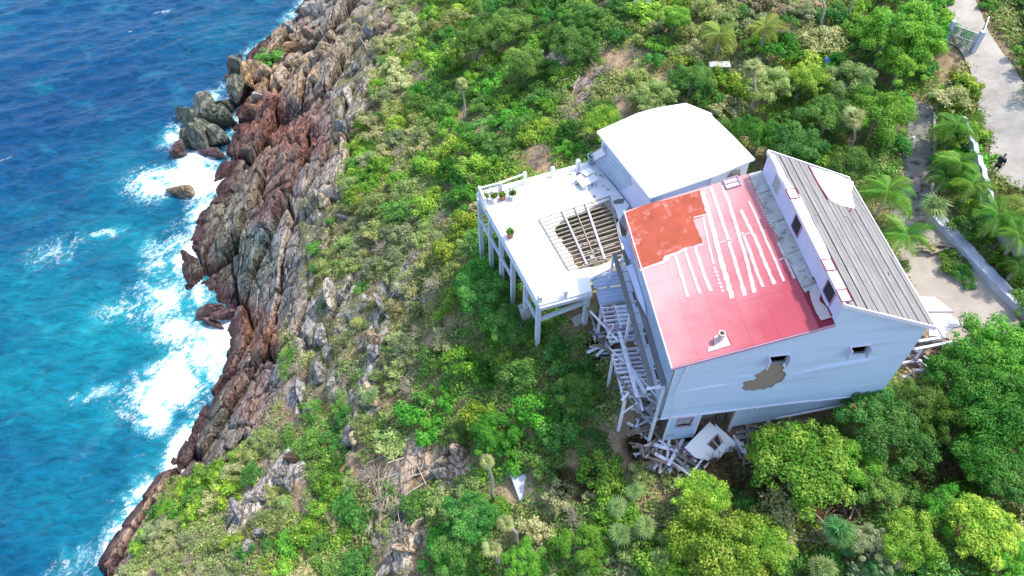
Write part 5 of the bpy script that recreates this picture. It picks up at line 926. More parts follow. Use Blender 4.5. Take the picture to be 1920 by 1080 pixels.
while len(pool) < 9000: 
    x = r_.uniform(-32, 46); y = r_.uniform(12, 92); z = hgt(x, y); u, v = prj(x, y, z)
    if 180 < u < 1960 and -50 < v < 1110: pool.append((x, y, z, u, v))
NS = {'leaf': 0, 'scrub': 0, 'dead': 0}
for rad_pass in (0, 1, 2):
    for (x, y, z, u, v) in pool:
        c = cell(u + r_.uniform(-25, 25), v + r_.uniform(-25, 25))
        if c in (None, '.'): continue
        if rock_np(np.array([x]), np.array([y]))[0] > (.4 if rad_pass < 2 else .62): continue
        if (c in 'rt' and r_.random() < .55) or (c == 's' and r_.random() < .25): continue
        if c == 'L' and r_.random() < .85: continue
        r = (r_.uniform(1.25, 1.7), r_.uniform(.85, 1.2), r_.uniform(.5, .8))[rad_pass]; steep = u < 700
        if steep: r *= .75
        if inpoly(np.array([x]), np.array([y]), ANN)[0] or excl(u, v, x, y): continue
        if any((x - a) ** 2 + (y - b) ** 2 < ((r + q) * (.66, .62, .6)[rad_pass]) ** 2 for a, b, q in placed): continue
        if any((x - a) ** 2 + (y - b) ** 2 < (q * .75) ** 2 for a, b, q in TPOS): continue
        rp_ = r * ppm(Vector((x, y, z))) * .8; vv = v - rp_ * .5
        if any((u - a) ** 2 + (vv - b) ** 2 < (q + rp_ * .75) ** 2 for a, b, q in KEEP):
            if r > .9 or r_.random() < .8: continue
        # keep tall plants from hiding the house and the terrace in front of it
        if (1235 < u < 1460 and 830 < v < 900): r = min(r, .45)
        if c == 't' : cc = r_.choice('tttppg')
        elif c == 'r': cc = r_.choice('tpps')
        elif c == 'L': cc = r_.choice('gpk')
        elif c == 'y': cc = r_.choice('yyyGpcg')
        elif c == 'G': cc = r_.choice('GGGgy')
        elif c == 'g': cc = r_.choice('ggggGdy')
        elif c == 'd': cc = r_.choice('dddg')
        elif c == 'p': cc = r_.choice('ppccygstt')
        elif c == 's': cc = r_.choice('sspt')
        if u > 1900 and c == 'g': cc = r_.choice('dgg')
        kind = 'dead' if cc == 't' else ('scrub' if cc in 'psc' else 'leaf')
        if NS[kind] >= 298: continue
        NS[kind] += 1; placed.append((x, y, r)); shrub(Vector((x, y, z)), r, cc, u, v, tries); tries += 1
for (u, v, rpx, c) in [(512, 112, 30, 'g'), (680, 330, 30, 'y'), (672, 378, 28, 'y'), (700, 305, 30, 's'), (815, 495, 42, 'p'), (590, 470, 20, 'g'), (600, 500, 22, 'G'), (545, 675, 24, 'g'), (540, 700, 20, 'g'), (650, 780, 26, 'g'), (625, 420, 18, 'g'), (735, 650, 20, 'd'), (700, 740, 26, 's'), (770, 665, 26, 'c'), (400, 900, 40, 'y'), (430, 930, 38, 'y'), (380, 960, 34, 'y'), (590, 770, 24, 'g'), (690, 345, 20, 'G'), (1440, 22, 34, 'k'), (1512, 18, 28, 'k'), (1480, 40, 24, 'g'), (1015, 290, 34, 't'), (1005, 310, 26, 't'), (800, 150, 34, 't'), (1040, 930, 34, 't'), (1090, 170, 26, 't'), (780, 130, 30, 't'), (1235, 50, 26, 't'), (1790, 500, 30, 'd'), (1800, 515, 26, 'g'), (1810, 530, 20, 'g'), (1780, 480, 18, 'g'), (1660, 510, 24, 'g'), (1690, 500, 20, 'p')]:
    p = hit(u, v); shrub(p, rpx / ppm(p), c, u, v, u * 7 + v)
# ------------------------------------------------------------------ palms
def frondmesh(L=1.0, n=20, droop=.55, c=(.10, .22, .03), c2=(.22, .30, .05), seed=0):
    r = np.random.default_rng(seed); V = []; Q = []; Cc = []
    def P(t): return np.array([L * (t - .12 * t * t), 0, L * (.42 * t - (droop + .25) * t * t)])
    pr_ = None
    for i in range(n + 1):
        t = i / n; p = P(t); w_ = .03 * L * (1 - t) + .004; o = len(V); V += [p + [0, -w_ / 2, 0], p + [0, w_ / 2, 0]]; Cc += [c2, c2]
        if i: Q.append((o - 2, o - 1, o + 1, o))
    for i in range(2, n + 1):
        t = i / n
        for s in (-1, 1):
            for off in (0, .5):
                tt = min(1, t + off / n); p = P(tt); l = L * .40 * math.sin(math.pi * min(1, .12 + .88 * tt) ** .9) ** .6 * r.uniform(.85, 1.1) + .03; f = .55; d = np.array([f, s * .8, -.35 + r.uniform(-.12, .12)]); d /= np.linalg.norm(d)
                q = p + d * l * .5 + [0, 0, .03 * L]; e = p + d * l + [0, 0, -.10 * L]; w_ = .009 * L; o = len(V); V += [p - [w_, 0, 0], p + [w_, 0, 0], q + [w_, 0, 0], q - [w_, 0, 0], e]; k = r.uniform(.75, 1.25); cc = (np.array(c) * (1 - tt * .6) + np.array(c2) * tt * .6) * k; Cc += [cc] * 5; Q.append((o, o + 1, o + 2, o + 3)); Q.append((o + 3, o + 2, o + 4))
    return mesh('frond', V, Q, 'leaf', False, np.array(Cc))
def fanmesh(c=(.16, .24, .09), c2=(.34, .38, .20), seed=0, seg=20):
    r = np.random.default_rng(seed); V = []; Q = []; Cc = []
    V += [(0, -.012, 0), (0, .012, 0), (.3, .01, .15), (.3, -.01, .15)]; Cc += [c] * 4; Q.append((0, 1, 2, 3)); h = np.array([.3, 0, .15])
    for i in range(seg):
        a = (-1.9 + 3.8 * i / (seg - 1)); d = np.array([math.cos(a), math.sin(a), 0]); s = np.array([-math.sin(a), math.cos(a), 0]); l = .66 * r.uniform(.85, 1.08); m_ = h + d * l * .55 + [0, 0, .02 - .06]; e = h + d * l + [0, 0, -.30 * r.uniform(.6, 1.3)]; o = len(V); w_ = .042
        V += [h, m_ - s * w_, m_ + s * w_, e]; k = r.uniform(.8, 1.2); Cc += [np.array(c) * k, np.array(c) * k, np.array(c2) * k, np.array(c2) * k]; Q.append((o, o + 1, o + 3, o + 2))
    return mesh('frond', V, Q, 'leaf', False, np.array(Cc))
FR = {'f': [frondmesh(seed=s, c=(.09, .27, .03), c2=(.30, .46, .07), droop=.45 + .1 * s) for s in range(3)], 'fd': [frondmesh(seed=s, c=(.05, .15, .02), c2=(.15, .25, .04)) for s in range(2)], 'fy': [frondmesh(seed=s + 5, c=(.24, .32, .05), c2=(.42, .44, .12)) for s in range(2)], 'w': [fanmesh(seed=s, c=(.13, .24, .05), c2=(.34, .44, .17), seg=13) for s in range(2)], 'wy': [fanmesh(seed=s, c=(.24, .33, .08), c2=(.46, .46, .2)) for s in range(2)], 'wg': [fanmesh(seed=s, c=(.06, .19, .05), c2=(.15, .32, .10)) for s in range(2)]}
DEADF = fanmesh(c=(.30, .23, .13), c2=(.42, .34, .22), seed=9)
def palm(u, v, rpx, kind, lab, h=1.2, base=None, n=14, skirt=0):
    """crown centre at pixel (u, v); trunk foot optionally at pixel base"""
    if base:
        b = hit(*base); lo, hi = 0.3, 12
        for _ in range(40):
            m = (lo + hi) / 2; q = prj(b.x, b.y, b.z + m)
            if q[1] > v: lo = m
            else: hi = m
        h = m; dep_p = ppm(Vector((b.x, b.y, b.z + h))); q = prj(b.x, b.y, b.z + h); tip = Vector(((u - q[0]) / dep_p, 0, h))
    else: b = hit(u, v, h); tip = Vector((random.uniform(-.15, .15), random.uniform(-.15, .15), h))
    s = rpx / ppm(b + tip) * (1.12 if kind[0] == 'f' else .85)
    t = empty('fan_palm' if kind[0] == 'w' else 'feather_palm', lab, 'palm tree', b, group='fan palms' if kind[0] == 'w' else 'feather palms')
    r = random.Random(int(u * 3 + v)); mid = tip * .5 + Vector((tip.x * -.18 + .05, .04, 0)); r0 = .10 if h > 2 else .13
    MB().tube([(0, 0, -.4), tip * .22 + Vector((-.03, 0, 0)), mid, tip * .8 + (mid - tip * .5) * .5, tip], [r0 * 1.3, r0, r0 * .9, r0 * .85, r0 * .9], 8).build('trunk', 'palmbark', t, True)
    for k in range(n):
        a = k * 2.39996; lay = (k + .5) / n; el = (.95 - 1.25 * lay) if kind[0] == 'f' else (1.95 - 2.4 * lay)
        f = link('frond', FR[kind][r.randrange(len(FR[kind]))], t); f.location = tip; f.rotation_euler = (r.uniform(-.35, .35), -el * .75 + r.uniform(-.25, .25), a + r.uniform(-.35, .35)); sc = s * r.uniform(.7, 1.12) * (.8 if lay < .2 else 1); f.scale = (sc, sc, sc)
    for k in range(skirt):
        f = link('dead_frond', DEADF, t); f.location = tip - Vector((0, 0, .1)); f.rotation_euler = (0, 1.15 + r.uniform(-.1, .2), k * 2.1); f.scale = (s * .8,) * 3
    return t
PL = [(1665, 362, 58, 'f', 'broad feather palm at the back right corner of the grey roof', 2.4), (1695, 440, 52, 'f', 'bushy feather palm touching the grey roof eave', 2.2), (1752, 388, 44, 'w', 'silvery fan palm at the foot of the driveway', 1.6), (1797, 236, 46, 'f', 'uppermost feather palm beside the road', 2.2), (1797, 302, 46, 'f', 'second feather palm below the uppermost one', 2.2), (1822, 350, 44, 'f', 'feather palm beside the person on the road', 2.0), (1770, 330, 36, 'fd', 'dark feather palm against the driveway kerb', 1.8), (1872, 405, 48, 'f', 'feather palm overhanging the pale blue wall', 2.2), (1912, 440, 48, 'f', 'feather palm at the right edge above the blue wall', 2.0), (1908, 500, 36, 'fd', 'low feather palm at the right edge below the others', 1.4), (1925, 395, 36, 'fy', 'yellowing feather palm on the right edge', 1.8),
 (1350, 65, 40, 'fy', 'yellow feather palm at the top left of the pair', 2.0), (1438, 50, 38, 'fy', 'feather palm at the top right of the pair', 2.0), (1210, 180, 36, 'fy', 'yellow feather palm behind the white roof', 1.4), (1500, 160, 30, 'fd', 'dark feather palm in the back thicket', 1.4),
 (1150, 950, 34, 'w', 'silver fan palm left of the trio by the lower slope', 1.4), (1166, 1005, 36, 'w', 'front silver fan palm of the trio', 1.4), (1212, 985, 36, 'w', 'right silver fan palm of the trio', 1.5), (1190, 918, 28, 'w', 'small silver fan palm above the trio', 1.2), (1240, 1050, 34, 'w', 'silver fan palm at the bottom near the lime trees', 1.2), (1575, 1000, 50, 'wg', 'spiky dark fan palm near the bottom edge', 1.6), (1545, 1072, 40, 'w', 'pale fan palm cut by the bottom edge', 1.2), (1600, 1030, 30, 'wg', 'small green fan palm under the spiky one', 1.0), (1880, 1000, 38, 'fd', 'dark feather palm in the lower right thicket', 1.4), (640, 740, 22, 'w', 'small silvery fan palm among the grey rocks', .6), (690, 748, 24, 'w', 'grey spiky fan palm on the mid slope', .6), (1650, 1075, 40, 'wg', 'green fan palm cut by the bottom edge', 1.0), (1245, 1010, 22, 'w', 'tiny silver fan palm beside the lime trees', .9)]
for a in PL: palm(*a[:5], h=a[5], n=15 if a[3][0] == 'f' else 13)
for (u, v, r, k, base, lab, sk) in [(914, 866, 21, 'wy', (926, 938), 'yellow mop headed thatch palm on a thin curved trunk', 6), (948, 980, 26, 'wy', (975, 1020), 'thatch palm leaning over a pale fallen log', 3), (922, 1028, 28, 'wy', (938, 1058), 'drooping yellow thatch palm near the bottom', 6), (1410, 128, 30, 'wy', (1412, 215), 'tall pale thatch palm behind the white roof', 5), (1598, 222, 32, 'wy', (1596, 290), 'tall drooping fan palm behind the grey roof', 5), (866, 158, 20, 'wy', (873, 232), 'thin leaning thatch palm in the olive clearing', 4), (930, 84, 17, 'w', (930, 118), 'small silvery thatch palm in the upper thicket', 3), (1535, -25, 24, 'wy', (1543, 56), 'thin trunked palm on the mown grass with its crown above the frame', 3), (1600, -30, 24, 'wy', (1590, 40), 'second thin trunked palm right of the mown grass', 3)]:
    palm(u, v, r, k, lab, base=base, n=16, skirt=sk)
# ------------------------------------------------------------------ boards, logs, slabs, posts
def boards(poly, n, l0, l1, cols, lab, grp, zr=(.05, .5), seed=1, w0=.08, w1=.2, dirs=None):
    r = random.Random(seed); us = [p[0] for p in poly]; vs = [p[1] for p in poly]; k = 0
    while k < n:
        u = r.uniform(min(us), max(us)); v = r.uniform(min(vs), max(vs))
        if not inpoly(np.array([u]), np.array([v]), poly)[0]: continue
        p = hit(u, v); a = r.uniform(0, 3.14) if dirs is None else r.choice(dirs) + r.uniform(-.3, .3); L = r.uniform(l0, l1); e = Vector((math.cos(a), math.sin(a), r.uniform(-.25, .25))) * L / 2; z = Vector((0, 0, r.uniform(*zr)))
        m_ = r.choice(cols); o = MB().bar(p - e + z, p + e + z, r.uniform(w0, w1), r.uniform(.03, .07), r.uniform(-.4, .4)).build('loose_board', m_)
        cu_ = (u - min(us)) / (max(us) - min(us)); cv_ = (v - min(vs)) / (max(vs) - min(vs)); tag(o, ('long ' if L > l0 + .62 * (l1 - l0) else 'short ' if L < l0 + .3 * (l1 - l0) else 'mid length ') + {'lavwood': 'pale ', 'brownwood': 'brown ', 'trim': 'white ', 'greywood': 'grey ', 'walllav': 'lavender ', 'post': 'blue grey ', 'twig': 'bleached ', 'bark': 'dark '}.get(m_, '') + ('upper ' if cv_ < .45 else 'lower ') + ('left ' if cu_ < .33 else 'middle ' if cu_ < .66 else 'right ') + lab, 'board', grp); k += 1
boards([(1190, 800), (1245, 835), (1300, 850), (1310, 870), (1240, 885), (1190, 850)], 70, .4, 1.8, ['brownwood', 'lavwood', 'greywood', 'brownwood'], 'board in the heap before the house corner', 'boards heaped before the house corner', seed=2)
boards([(1240, 845), (1340, 850), (1330, 880), (1240, 890)], 22, .8, 2.4, ['lavwood', 'trim', 'greywood'], 'board left of the fallen wall panel', 'boards sprawled by the fallen panel', seed=3, dirs=[0, .8, 2.4])
boards([(1370, 812), (1470, 800), (1470, 830), (1380, 850)], 30, .5, 2.0, ['brownwood', 'greywood', 'lavwood'], 'board below the blue wall', 'boards under the blue wall', seed=4, dirs=[.1, 1.5])
boards([(1108, 600), (1150, 640), (1160, 690), (1120, 660)], 34, .4, 1.6, ['brownwood', 'lavwood', 'greywood'], 'board in the heap by the terrace', 'boards heaped between terrace and porch', seed=5)
boards([(1150, 690), (1200, 790), (1240, 820), (1225, 760), (1190, 700)], 30, .5, 1.8, ['brownwood', 'lavwood', 'greywood', 'post'], 'board beneath the porch joists', 'boards beneath the porch joists', seed=6)
boards([(1690, 655), (1730, 640), (1800, 640), (1800, 700), (1740, 710), (1690, 710)], 36, .6, 2.4, ['lavwood', 'trim', 'brownwood', 'greywood'], 'board among the wreckage under the side deck', 'boards under the side deck', seed=7, dirs=[.1, 1.2, 2.2])
boards([(1730, 455), (1775, 465), (1770, 480), (1730, 480)], 14, .6, 1.6, ['brownwood'], 'stick in the heap on the yard', 'sticks on the sandy yard', seed=8, dirs=[0])
boards([(1060, 110), (1110, 180), (1080, 200), (1040, 140)], 16, .8, 2.6, ['bark', 'twig', 'brownwood'], 'stick in the brush pile', 'dead sticks in the brush pile', seed=9, dirs=[.9, 1.2], w0=.05, w1=.12)
boards([(690, 840), (800, 850), (780, 1000), (700, 990)], 26, .5, 2.4, ['bark', 'brownwood', 'twig'], 'stick in the eroded gully', 'dead sticks in the gully', seed=10, dirs=[1.4, 1.8, .4], w0=.04, w1=.09)
boards([(1400, 870), (1460, 880), (1620, 960), (1560, 980), (1440, 960)], 30, .5, 2.0, ['bark', 'brownwood', 'twig'], 'stick on the brown grass slope', 'dead sticks on the brown grass slope', seed=12, w0=.03, w1=.08)
def logp(a, b, r0, lab, m='twig', lift=.25, name='fallen_log'):
    p = hit(*a) + Vector((0, 0, lift)); q = hit(*b) + Vector((0, 0, lift)); mid = p.lerp(q, .5) + Vector((.05, 0, .1)); tag(MB().tube([p, mid, q], [r0, r0 * .85, r0 * .6], 8).build(name, m, None, True), lab, 'log')
for a in [((1001, 122), (1024, 92), .12, 'pale fallen log at the left edge of the thicket'), ((1112, 148), (1130, 128), .13, 'pale fallen trunk above the brush pile'), ((1138, 48), (1150, 76), .16, 'grey dead stump leaning in the upper thicket'), ((975, 985), (1002, 1012), .2, 'thick white log under the thatch palm'), ((713, 1000), (716, 930), .06, 'long pale pole standing in the gully'), ((723, 962), (728, 934), .08, 'white plank like log beside the pole'), ((738, 975), (770, 935), .05, 'thin pale branch right of the pole'), ((676, 75), (694, 108), .07, 'bleached branch on the upper cliff lip'), ((790, 815), (792, 822), .1, 'short white stump beside the gully'), ((600, 58), (608, 72), .05, 'bleached stick among the cliff boulders'), ((1700, 205), (1712, 232), .05, 'dead branch on the driveway'), ((1475, 1015), (1545, 1022), .07, 'bleached forked branch under the lime tree'), ((1500, 1060), (1545, 1036), .05, 'thin bleached branch below the forked one')]: logp(*a)
sp = hit(970, 915); t = MB().sheet([un(955, 885, sp.z + .5), un(985, 890, sp.z + .5), un(998, 925, sp.z + .1), un(976, 942, sp.z)], (0, 0, -.2)).build('concrete_slab', 'retwall'); tag(t, 'tilted pale concrete slab half buried in vines', 'slab', kind='thing')
for i, (q, lab) in enumerate(([(1075, 600), (1100, 585), (1108, 596), (1080, 614)], 'tilted grey slab under the front terrace corner'), ) if False else []: pass
z0 = hit(1085, 600).z + .3; t = MB().sheet([un(1072, 596, z0), un(1096, 582, z0 + .2), un(1104, 596, z0 + .1), un(1080, 612, z0 - .1)], (0, 0, -.12)).build('concrete_slab', 'concrete'); tag(t, 'broken grey slab lying under the front terrace edge', 'slab', kind='thing')
for (u, v, h, lab) in ((1190, 24, 3.0, 'left white post at the top edge of the photo'), (1214, 17, 3.0, 'right white post at the top edge of the photo')):
    p = hit(u, v); tag(MB().box(p.x - .16, p.x + .16, p.y - .16, p.y + .16, p.z - .3, p.z + h).build('post', 'white'), lab, 'post')
# small building edge in the bushes, blue barrel, white litter
p = hit(1350, 124, .8); tag(MB().box(p.x - .75, p.x + .75, p.y - .1, p.y + .4, p.z - .3, p.z + .8).box(p.x - .8, p.x + .8, p.y - .2, p.y + .5, p.z + .8, p.z + .88).build('concrete_cistern', 'concrete'), 'small pale concrete box nearly lost in the bushes', 'cistern')
p = hit(1553, 110, .6); tag(MB().lathe((p.x, p.y, p.z), [(.001, 0), (.22, 0), (.25, .3), (.22, .6), (.001, .61)], 14).build('barrel', 'bluecloth', None, True), 'dark blue barrel among bushes behind the house', 'barrel')
for (u, v) in ((1710, 263), (1741, 181)): p = hit(u, v); tag(MB().lathe((p.x, p.y, p.z + .08), [(.001, 0), (.09, 0), (.1, .18), (.05, .24), (.001, .24)], 8).build('plastic_jug', 'white'), 'white plastic jug lying on the driveway ' + ('near its middle' if v > 200 else 'near its top'), 'jug')
p = hit(1812, 433); tag(MB().lathe((p.x, p.y, p.z), [(.001, 0), (.22, 0), (.24, .35), (.001, .38)], 12).build('bucket', 'white', None, True), 'white bucket in the green strip above the sloping wall', 'bucket')
# gate of metal bars by the road
gt = empty('metal_gate', 'grey metal bar gate standing open at the road edge', 'gate'); a = hit(1770, 80); b = hit(1822, 100); d = (b - a); n = 16; H_ = 1.5
for z in (.12, .8, H_): MB().bar(a + Vector((0, 0, z)), b + Vector((0, 0, z)), .07, .07).build('rail', 'metal', gt)
for k in range(n + 1): q = a + d * k / n; MB().bar(q + Vector((0, 0, .1)), q + Vector((0, 0, H_)), .05, .05).build('bar', 'metal', gt)
a2 = hit(1822, 100); b2 = hit(1834, 66); gt2 = empty('metal_gate', 'second leaf of the metal gate folded back up the road', 'gate'); d2 = b2 - a2
for z in (.12, .8, H_): MB().bar(a2 + Vector((0.1, 0, z)), b2 + Vector((0.1, 0, z)), .07, .07).build('rail', 'metal', gt2)
for k in range(11): q = a2 + Vector((.1, 0, 0)) + d2 * k / 10; MB().bar(q + Vector((0, 0, .1)), q + Vector((0, 0, H_)), .05, .05).build('bar', 'metal', gt2)
for q, lab in ((a, 'pale gate post on the bush side of the gate'), (a2, 'pale gate post on the road side of the gate')): tag(MB().box(q.x - .15, q.x + .15, q.y - .15, q.y + .15, q.z - .2, q.z + 1.8).build('gate_post', 'retwall'), lab, 'post')
# vehicle cut by the top edge
p = hit(1371, 4); car = empty('parked_car', 'white parked vehicle with a blue cover cut by the top edge', 'car', p + Vector((0, 1.9, .1)), (0, 0, R(8)))
bmc = bmesh.new(); bmesh.ops.create_cube(bmc, size=1); bmesh.ops.scale(bmc, vec=(1.75, 4.2, .62), verts=bmc.verts); bmesh.ops.translate(bmc, vec=(0, 0, .62), verts=bmc.verts); bmesh.ops.bevel(bmc, geom=bmc.edges, offset=.14, segments=3, affect='EDGES'); me = bpy.data.meshes.new('body'); bmc.to_mesh(me); bmc.free(); link('body', me, car, 'carwhite')
MB().sheet([(-.72, -1.5, 0), (.72, -1.5, 0), (.68, 1.0, 0), (-.68, 1.0, 0)], (0, 0, .01)); mb = MB(); mb.add([(-.8, -1.7, .9), (.8, -1.7, .9), (.8, 1.2, .9), (-.8, 1.2, .9), (-.62, -1.2, 1.42), (.62, -1.2, 1.42), (.62, .6, 1.42), (-.62, .6, 1.42)], [(0, 1, 5, 4), (1, 2, 6, 5), (2, 3, 7, 6), (3, 0, 4, 7)]); mb.build('windows', 'glass', car)
MB().box(-.62, .62, -1.2, .6, 1.42, 1.48).build('roof', 'carwhite', car)
for x in (-.82, .82):
    for y in (-1.35, 1.35): wm = MB().tube([(x - .1, y, .33), (x + .1, y, .33)], .33, 16).build('wheel', 'black', car); MB().tube([(x - .11, y, .33), (x + .11, y, .33)], .18, 12).build('rim', 'metal', wm)
tag(MB().box(p.x + .25, p.x + .8, p.y - .35, p.y + .1, p.z + .75, p.z + .8).box(p.x + .25, p.x + .8, p.y - .4, p.y - .35, p.z + .35, p.z + .8).build('blue_tarp', 'bluecloth'), 'blue cloth hanging over the corner of the white vehicle', 'cloth')
# ------------------------------------------------------------------ person on the road
def skinned(name, J, E, par, m):
    me = bpy.data.meshes.new(name); me.from_pydata([j[:3] for j in J], E, []); o = link(name, me, par, m); sk = o.modifiers.new('Skin', 'SKIN'); me.skin_vertices[0].data[0].use_root = True
    for i, j in enumerate(J): me.skin_vertices[0].data[i].radius = (j[3], j[3] * (j[4] if len(j) > 4 else 1))
    sk.use_smooth_shade = True; s = o.modifiers.new('Sub', 'SUBSURF'); s.levels = 1; s.render_levels = 2; return o
pf = hit(1859, 330); per = empty('person', 'person in black top and dark shorts walking on the road', 'person', pf + Vector((0, 0, .1)), (0, 0, R(-50)))
J = [(0, 0, .95, .14, .75), (0, 0, 1.12, .13, .75), (0, .02, 1.32, .15, .7), (0, .03, 1.45, .08), (0, .05, 1.53, .05), (0, .08, 1.62, .085, 1.1), (0, .08, 1.72, .075, 1.1), (.1, 0, .88, .09), (.11, .14, .48, .06), (.11, .06, .08, .035), (.11, .22, .03, .035), (-.1, 0, .88, .09), (-.11, -.08, .48, .06), (-.11, -.32, .1, .035), (-.11, -.22, .03, .035), (.2, .02, 1.4, .055), (.27, -.08, 1.13, .042), (.27, .08, .9, .028), (.27, .14, .83, .028), (-.2, .02, 1.4, .055), (-.27, .1, 1.14, .042), (-.24, .3, 1.0, .028), (-.23, .37, .96, .028)]
Ed = [(0, 1), (1, 2), (2, 3), (3, 4), (4, 5), (5, 6), (0, 7), (7, 8), (8, 9), (9, 10), (0, 11), (11, 12), (12, 13), (13, 14), (2, 15), (15, 16), (16, 17), (17, 18), (2, 19), (19, 20), (20, 21), (21, 22)]
skinned('body', J, Ed, per, 'skin')
skinned('shirt', [(0, 0, .93, .17, .8), (0, 0, 1.12, .16, .8), (0, .02, 1.32, .18, .75), (0, .03, 1.44, .1), (.2, .02, 1.4, .075), (.26, -.06, 1.18, .062), (-.2, .02, 1.4, .075), (-.26, .08, 1.19, .062)], [(0, 1), (1, 2), (2, 3), (2, 4), (4, 5), (2, 6), (6, 7)], per, 'black')
skinned('shorts', [(0, 0, .93, .16, .8), (.1, 0, .86, .11), (.11, .1, .58, .085), (-.1, 0, .86, .11), (-.11, -.05, .58, .085)], [(0, 1), (1, 2), (0, 3), (3, 4)], per, 'black')
skinned('hair', [(0, .04, 1.68, .08), (0, .08, 1.76, .095)], [(0, 1)], per, 'black')
# ------------------------------------------------------------------ ground cover between the shrubs
rg = np.random.default_rng(5); NP_ = 26000; gx_ = rg.uniform(-33, 47, NP_ * 3); gy_ = rg.uniform(11, 96, NP_ * 3); gzz = hgt_np(gx_, gy_); gu, gv = prj_np(gx_, gy_, gzz)
ok = (gu > 150) & (gu < 1990) & (gv > -60) & (gv < 1140) & (rock_np(gx_, gy_) < .4 + .25 * rg.uniform(0, 1, len(gx_)))
for e in EX[1:]: ok &= ~inpoly(gu, gv, e)
qx_ = (gx_ - HM[0][3]); qy_ = gy_ - HM[1][3]; hu = qx_ * math.cos(R(7.2)) + qy_ * math.sin(R(7.2)); hw_ = -qx_ * math.sin(R(7.2)) + qy_ * math.cos(R(7.2))
ok &= ~((hu > -1.5) & (hu < 12) & (hw_ > -.5) & (hw_ < 11)); ok &= ~inpoly(gx_, gy_, ANN)
for a_, b_, q_ in KEEP: ok &= ((gu - a_) ** 2 + (gv - b_) ** 2) > (q_ * 1.05 + 4) ** 2
dens = fbm(gx_ * .35, gy_ * .35, 3, 200); gx_, gy_, gzz, gu, gv, dens = [a_[ok] for a_ in (gx_, gy_, gzz, gu, gv, dens)]
cl = np.array([cell(a_ + rg.uniform(-30, 30), b_ + rg.uniform(-30, 30)) or 'g' for a_, b_ in zip(gu, gv)])
thin = np.isin(cl, ['t', 'r', '.']); s_ = np.isin(cl, ['s', 'p', 'L']); keep = (dens > np.where(thin, .60, np.where(s_, .50, .40)) - .15 * rg.uniform(0, 1, len(dens)))
brown = inpoly(gu, gv, [(1390, 850), (1480, 850), (1640, 930), (1600, 980), (1420, 950)]) | inpoly(gu, gv, [(1180, 790), (1240, 830), (1400, 850), (1380, 890), (1200, 880)]) | inpoly(gu, gv, [(1100, 600), (1160, 650), (1230, 800), (1180, 800)]); keep &= ~(brown & (rg.uniform(0, 1, len(gu)) < .85))
gx_, gy_, gzz, cl, dens = [a_[keep] for a_ in (gx_, gy_, gzz, cl, dens)]
if len(gx_) > 13000: pk = rg.permutation(len(gx_))[:13000]; gx_, gy_, gzz, cl, dens = [a_[pk] for a_ in (gx_, gy_, gzz, cl, dens)]
K = 34; n = len(gx_); off = rg.normal(size=(n, K, 3)) * [.34, .34, .12]; hgt_b = (.12 + .35 * dens)[:, None] * np.exp(-(off[:, :, 0] ** 2 + off[:, :, 1] ** 2) / .2)
px_ = gx_[:, None] + off[:, :, 0]; py_ = gy_[:, None] + off[:, :, 1]; pz_ = hgt_np(px_.ravel(), py_.ravel()).reshape(px_.shape) + hgt_b + np.abs(off[:, :, 2]) * .6
cmap = {'.': 'p', 'r': 'p', 't': 'p', 'L': 'y'}; cidx = [cmap.get(c, c) for c in cl]; alt = rg.uniform(0, 1, n)
bc = np.array([np.array(CO[c]) * (1 - a_) + np.array(TIP[c]) * a_ for c, a_ in zip(cidx, alt * .8)])
fl = rg.uniform(0, 1, n) < .22; bc[fl] = bc[fl] * .4 + np.array([.12, .24, .02]) * .6; fl = rg.uniform(0, 1, n) < .12; bc[fl] = np.array([.30, .26, .13])
nr = rg.normal(size=(n * K, 3)) * .6 + [0, 0, .9]; V, Q, Cc = leafcards(np.stack([px_, py_, pz_], -1).reshape(-1, 3), nr, .17, .11, rg, np.repeat(bc, K, 0), .3, .1)
tag(link('ground_cover', mesh('ground_cover', V, Q, 'cover', False, Cc)), 'low creeping vines and weeds filling the gaps between shrubs', kind='stuff')
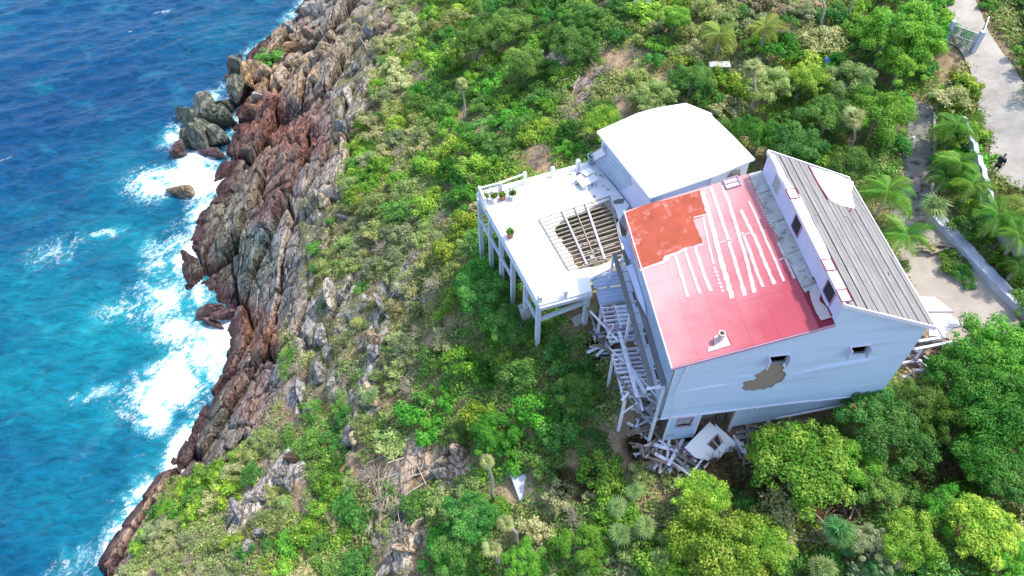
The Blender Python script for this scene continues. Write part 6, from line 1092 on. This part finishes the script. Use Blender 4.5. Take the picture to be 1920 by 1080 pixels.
# dry grass blades
def grass(polys, n, lab, name, c, L=.5):
    xs_, ys_ = [], []
    for poly, k in polys:
        us = [p[0] for p in poly]; vs = [p[1] for p in poly]; m_ = 0
        A3 = np.array([hit(*p)[:] for p in poly]); q = rg.uniform(0, 1, (k * 4, 2)); x = A3[:, 0].min() + q[:, 0] * np.ptp(A3[:, 0]); y = A3[:, 1].min() + q[:, 1] * np.ptp(A3[:, 1]); i_ = inpoly(x, y, [tuple(a_[:2]) for a_ in A3]); xs_.append(x[i_][:k]); ys_.append(y[i_][:k])
    x = np.concatenate(xs_); y = np.concatenate(ys_); z = hgt_np(x, y); n = len(x); cx_ = fbm(x * .9, y * .9, 2, 7) * 12; d = np.stack([np.cos(cx_) * .8 + rg.normal(0, .5, n), np.sin(cx_) * .8 + rg.normal(0, .5, n), rg.uniform(.25, 1.0, n)], -1); d /= np.linalg.norm(d, axis=1, keepdims=True)
    l = L * rg.uniform(.5, 1.5, n)[:, None]; s = np.stack([-d[:, 1], d[:, 0], np.zeros(n)], -1) * .022; b = np.stack([x, y, z], -1); m_ = b + d * l * .6; e = b + d * l - np.array([0, 0, 1]) * l * .18
    V = np.stack([b - s, b + s, m_ + s, e], 1).reshape(-1, 3); V2_ = V; Q = np.arange(n * 4).reshape(n, 4); cc = np.array(c) * rg.uniform(.6, 1.4, (n, 1)) * rg.uniform(.92, 1.08, (n, 3)); tag(link(name, mesh(name, V, Q, 'cover', False, np.repeat(cc, 4, 0))), lab, kind='stuff')
grass([([(1400, 850), (1480, 850), (1640, 930), (1600, 990), (1420, 960)], 9000), ([(1330, 860), (1400, 860), (1440, 900), (1380, 920), (1320, 890)], 4000), ([(1180, 800), (1240, 840), (1320, 880), (1240, 900), (1180, 850)], 2500), ([(1040, 880), (1120, 880), (1130, 930), (1050, 940)], 2500), ([(1700, 860), (1820, 860), (1830, 940), (1720, 950)], 5000), ([(1030, 670), (1080, 700), (1060, 740), (1020, 710)], 1500)], 0, 'dry brown grass lying over on the bare slopes', 'dry_grass', (.26, .19, .10), .6)
grass([([(1530, -30), (1690, -30), (1640, 80), (1530, 66)], 8000), ([(1820, 330), (1990, 380), (1990, 480), (1900, 420)], 3000), ([(1780, 130), (1830, 150), (1850, 300), (1800, 240)], 6000), ([(1850, -20), (1990, -20), (1990, 200), (1930, 150)], 8000), ([(1180, 50), (1380, 10), (1390, 50), (1290, 100), (1190, 130)], 3500), ([(640, 0), (720, 0), (700, 250), (620, 300)], 5000), ([(560, 380), (700, 380), (720, 560), (560, 560)], 7000), ([(600, 560), (760, 560), (760, 800), (560, 760)], 7000)], 0, 'pale green and straw grass on open ground', 'grass', (.27, .29, .10), .42)
print('SHRUBS', NS, 'cover', len(gx_), 'objs', len(bpy.data.objects))
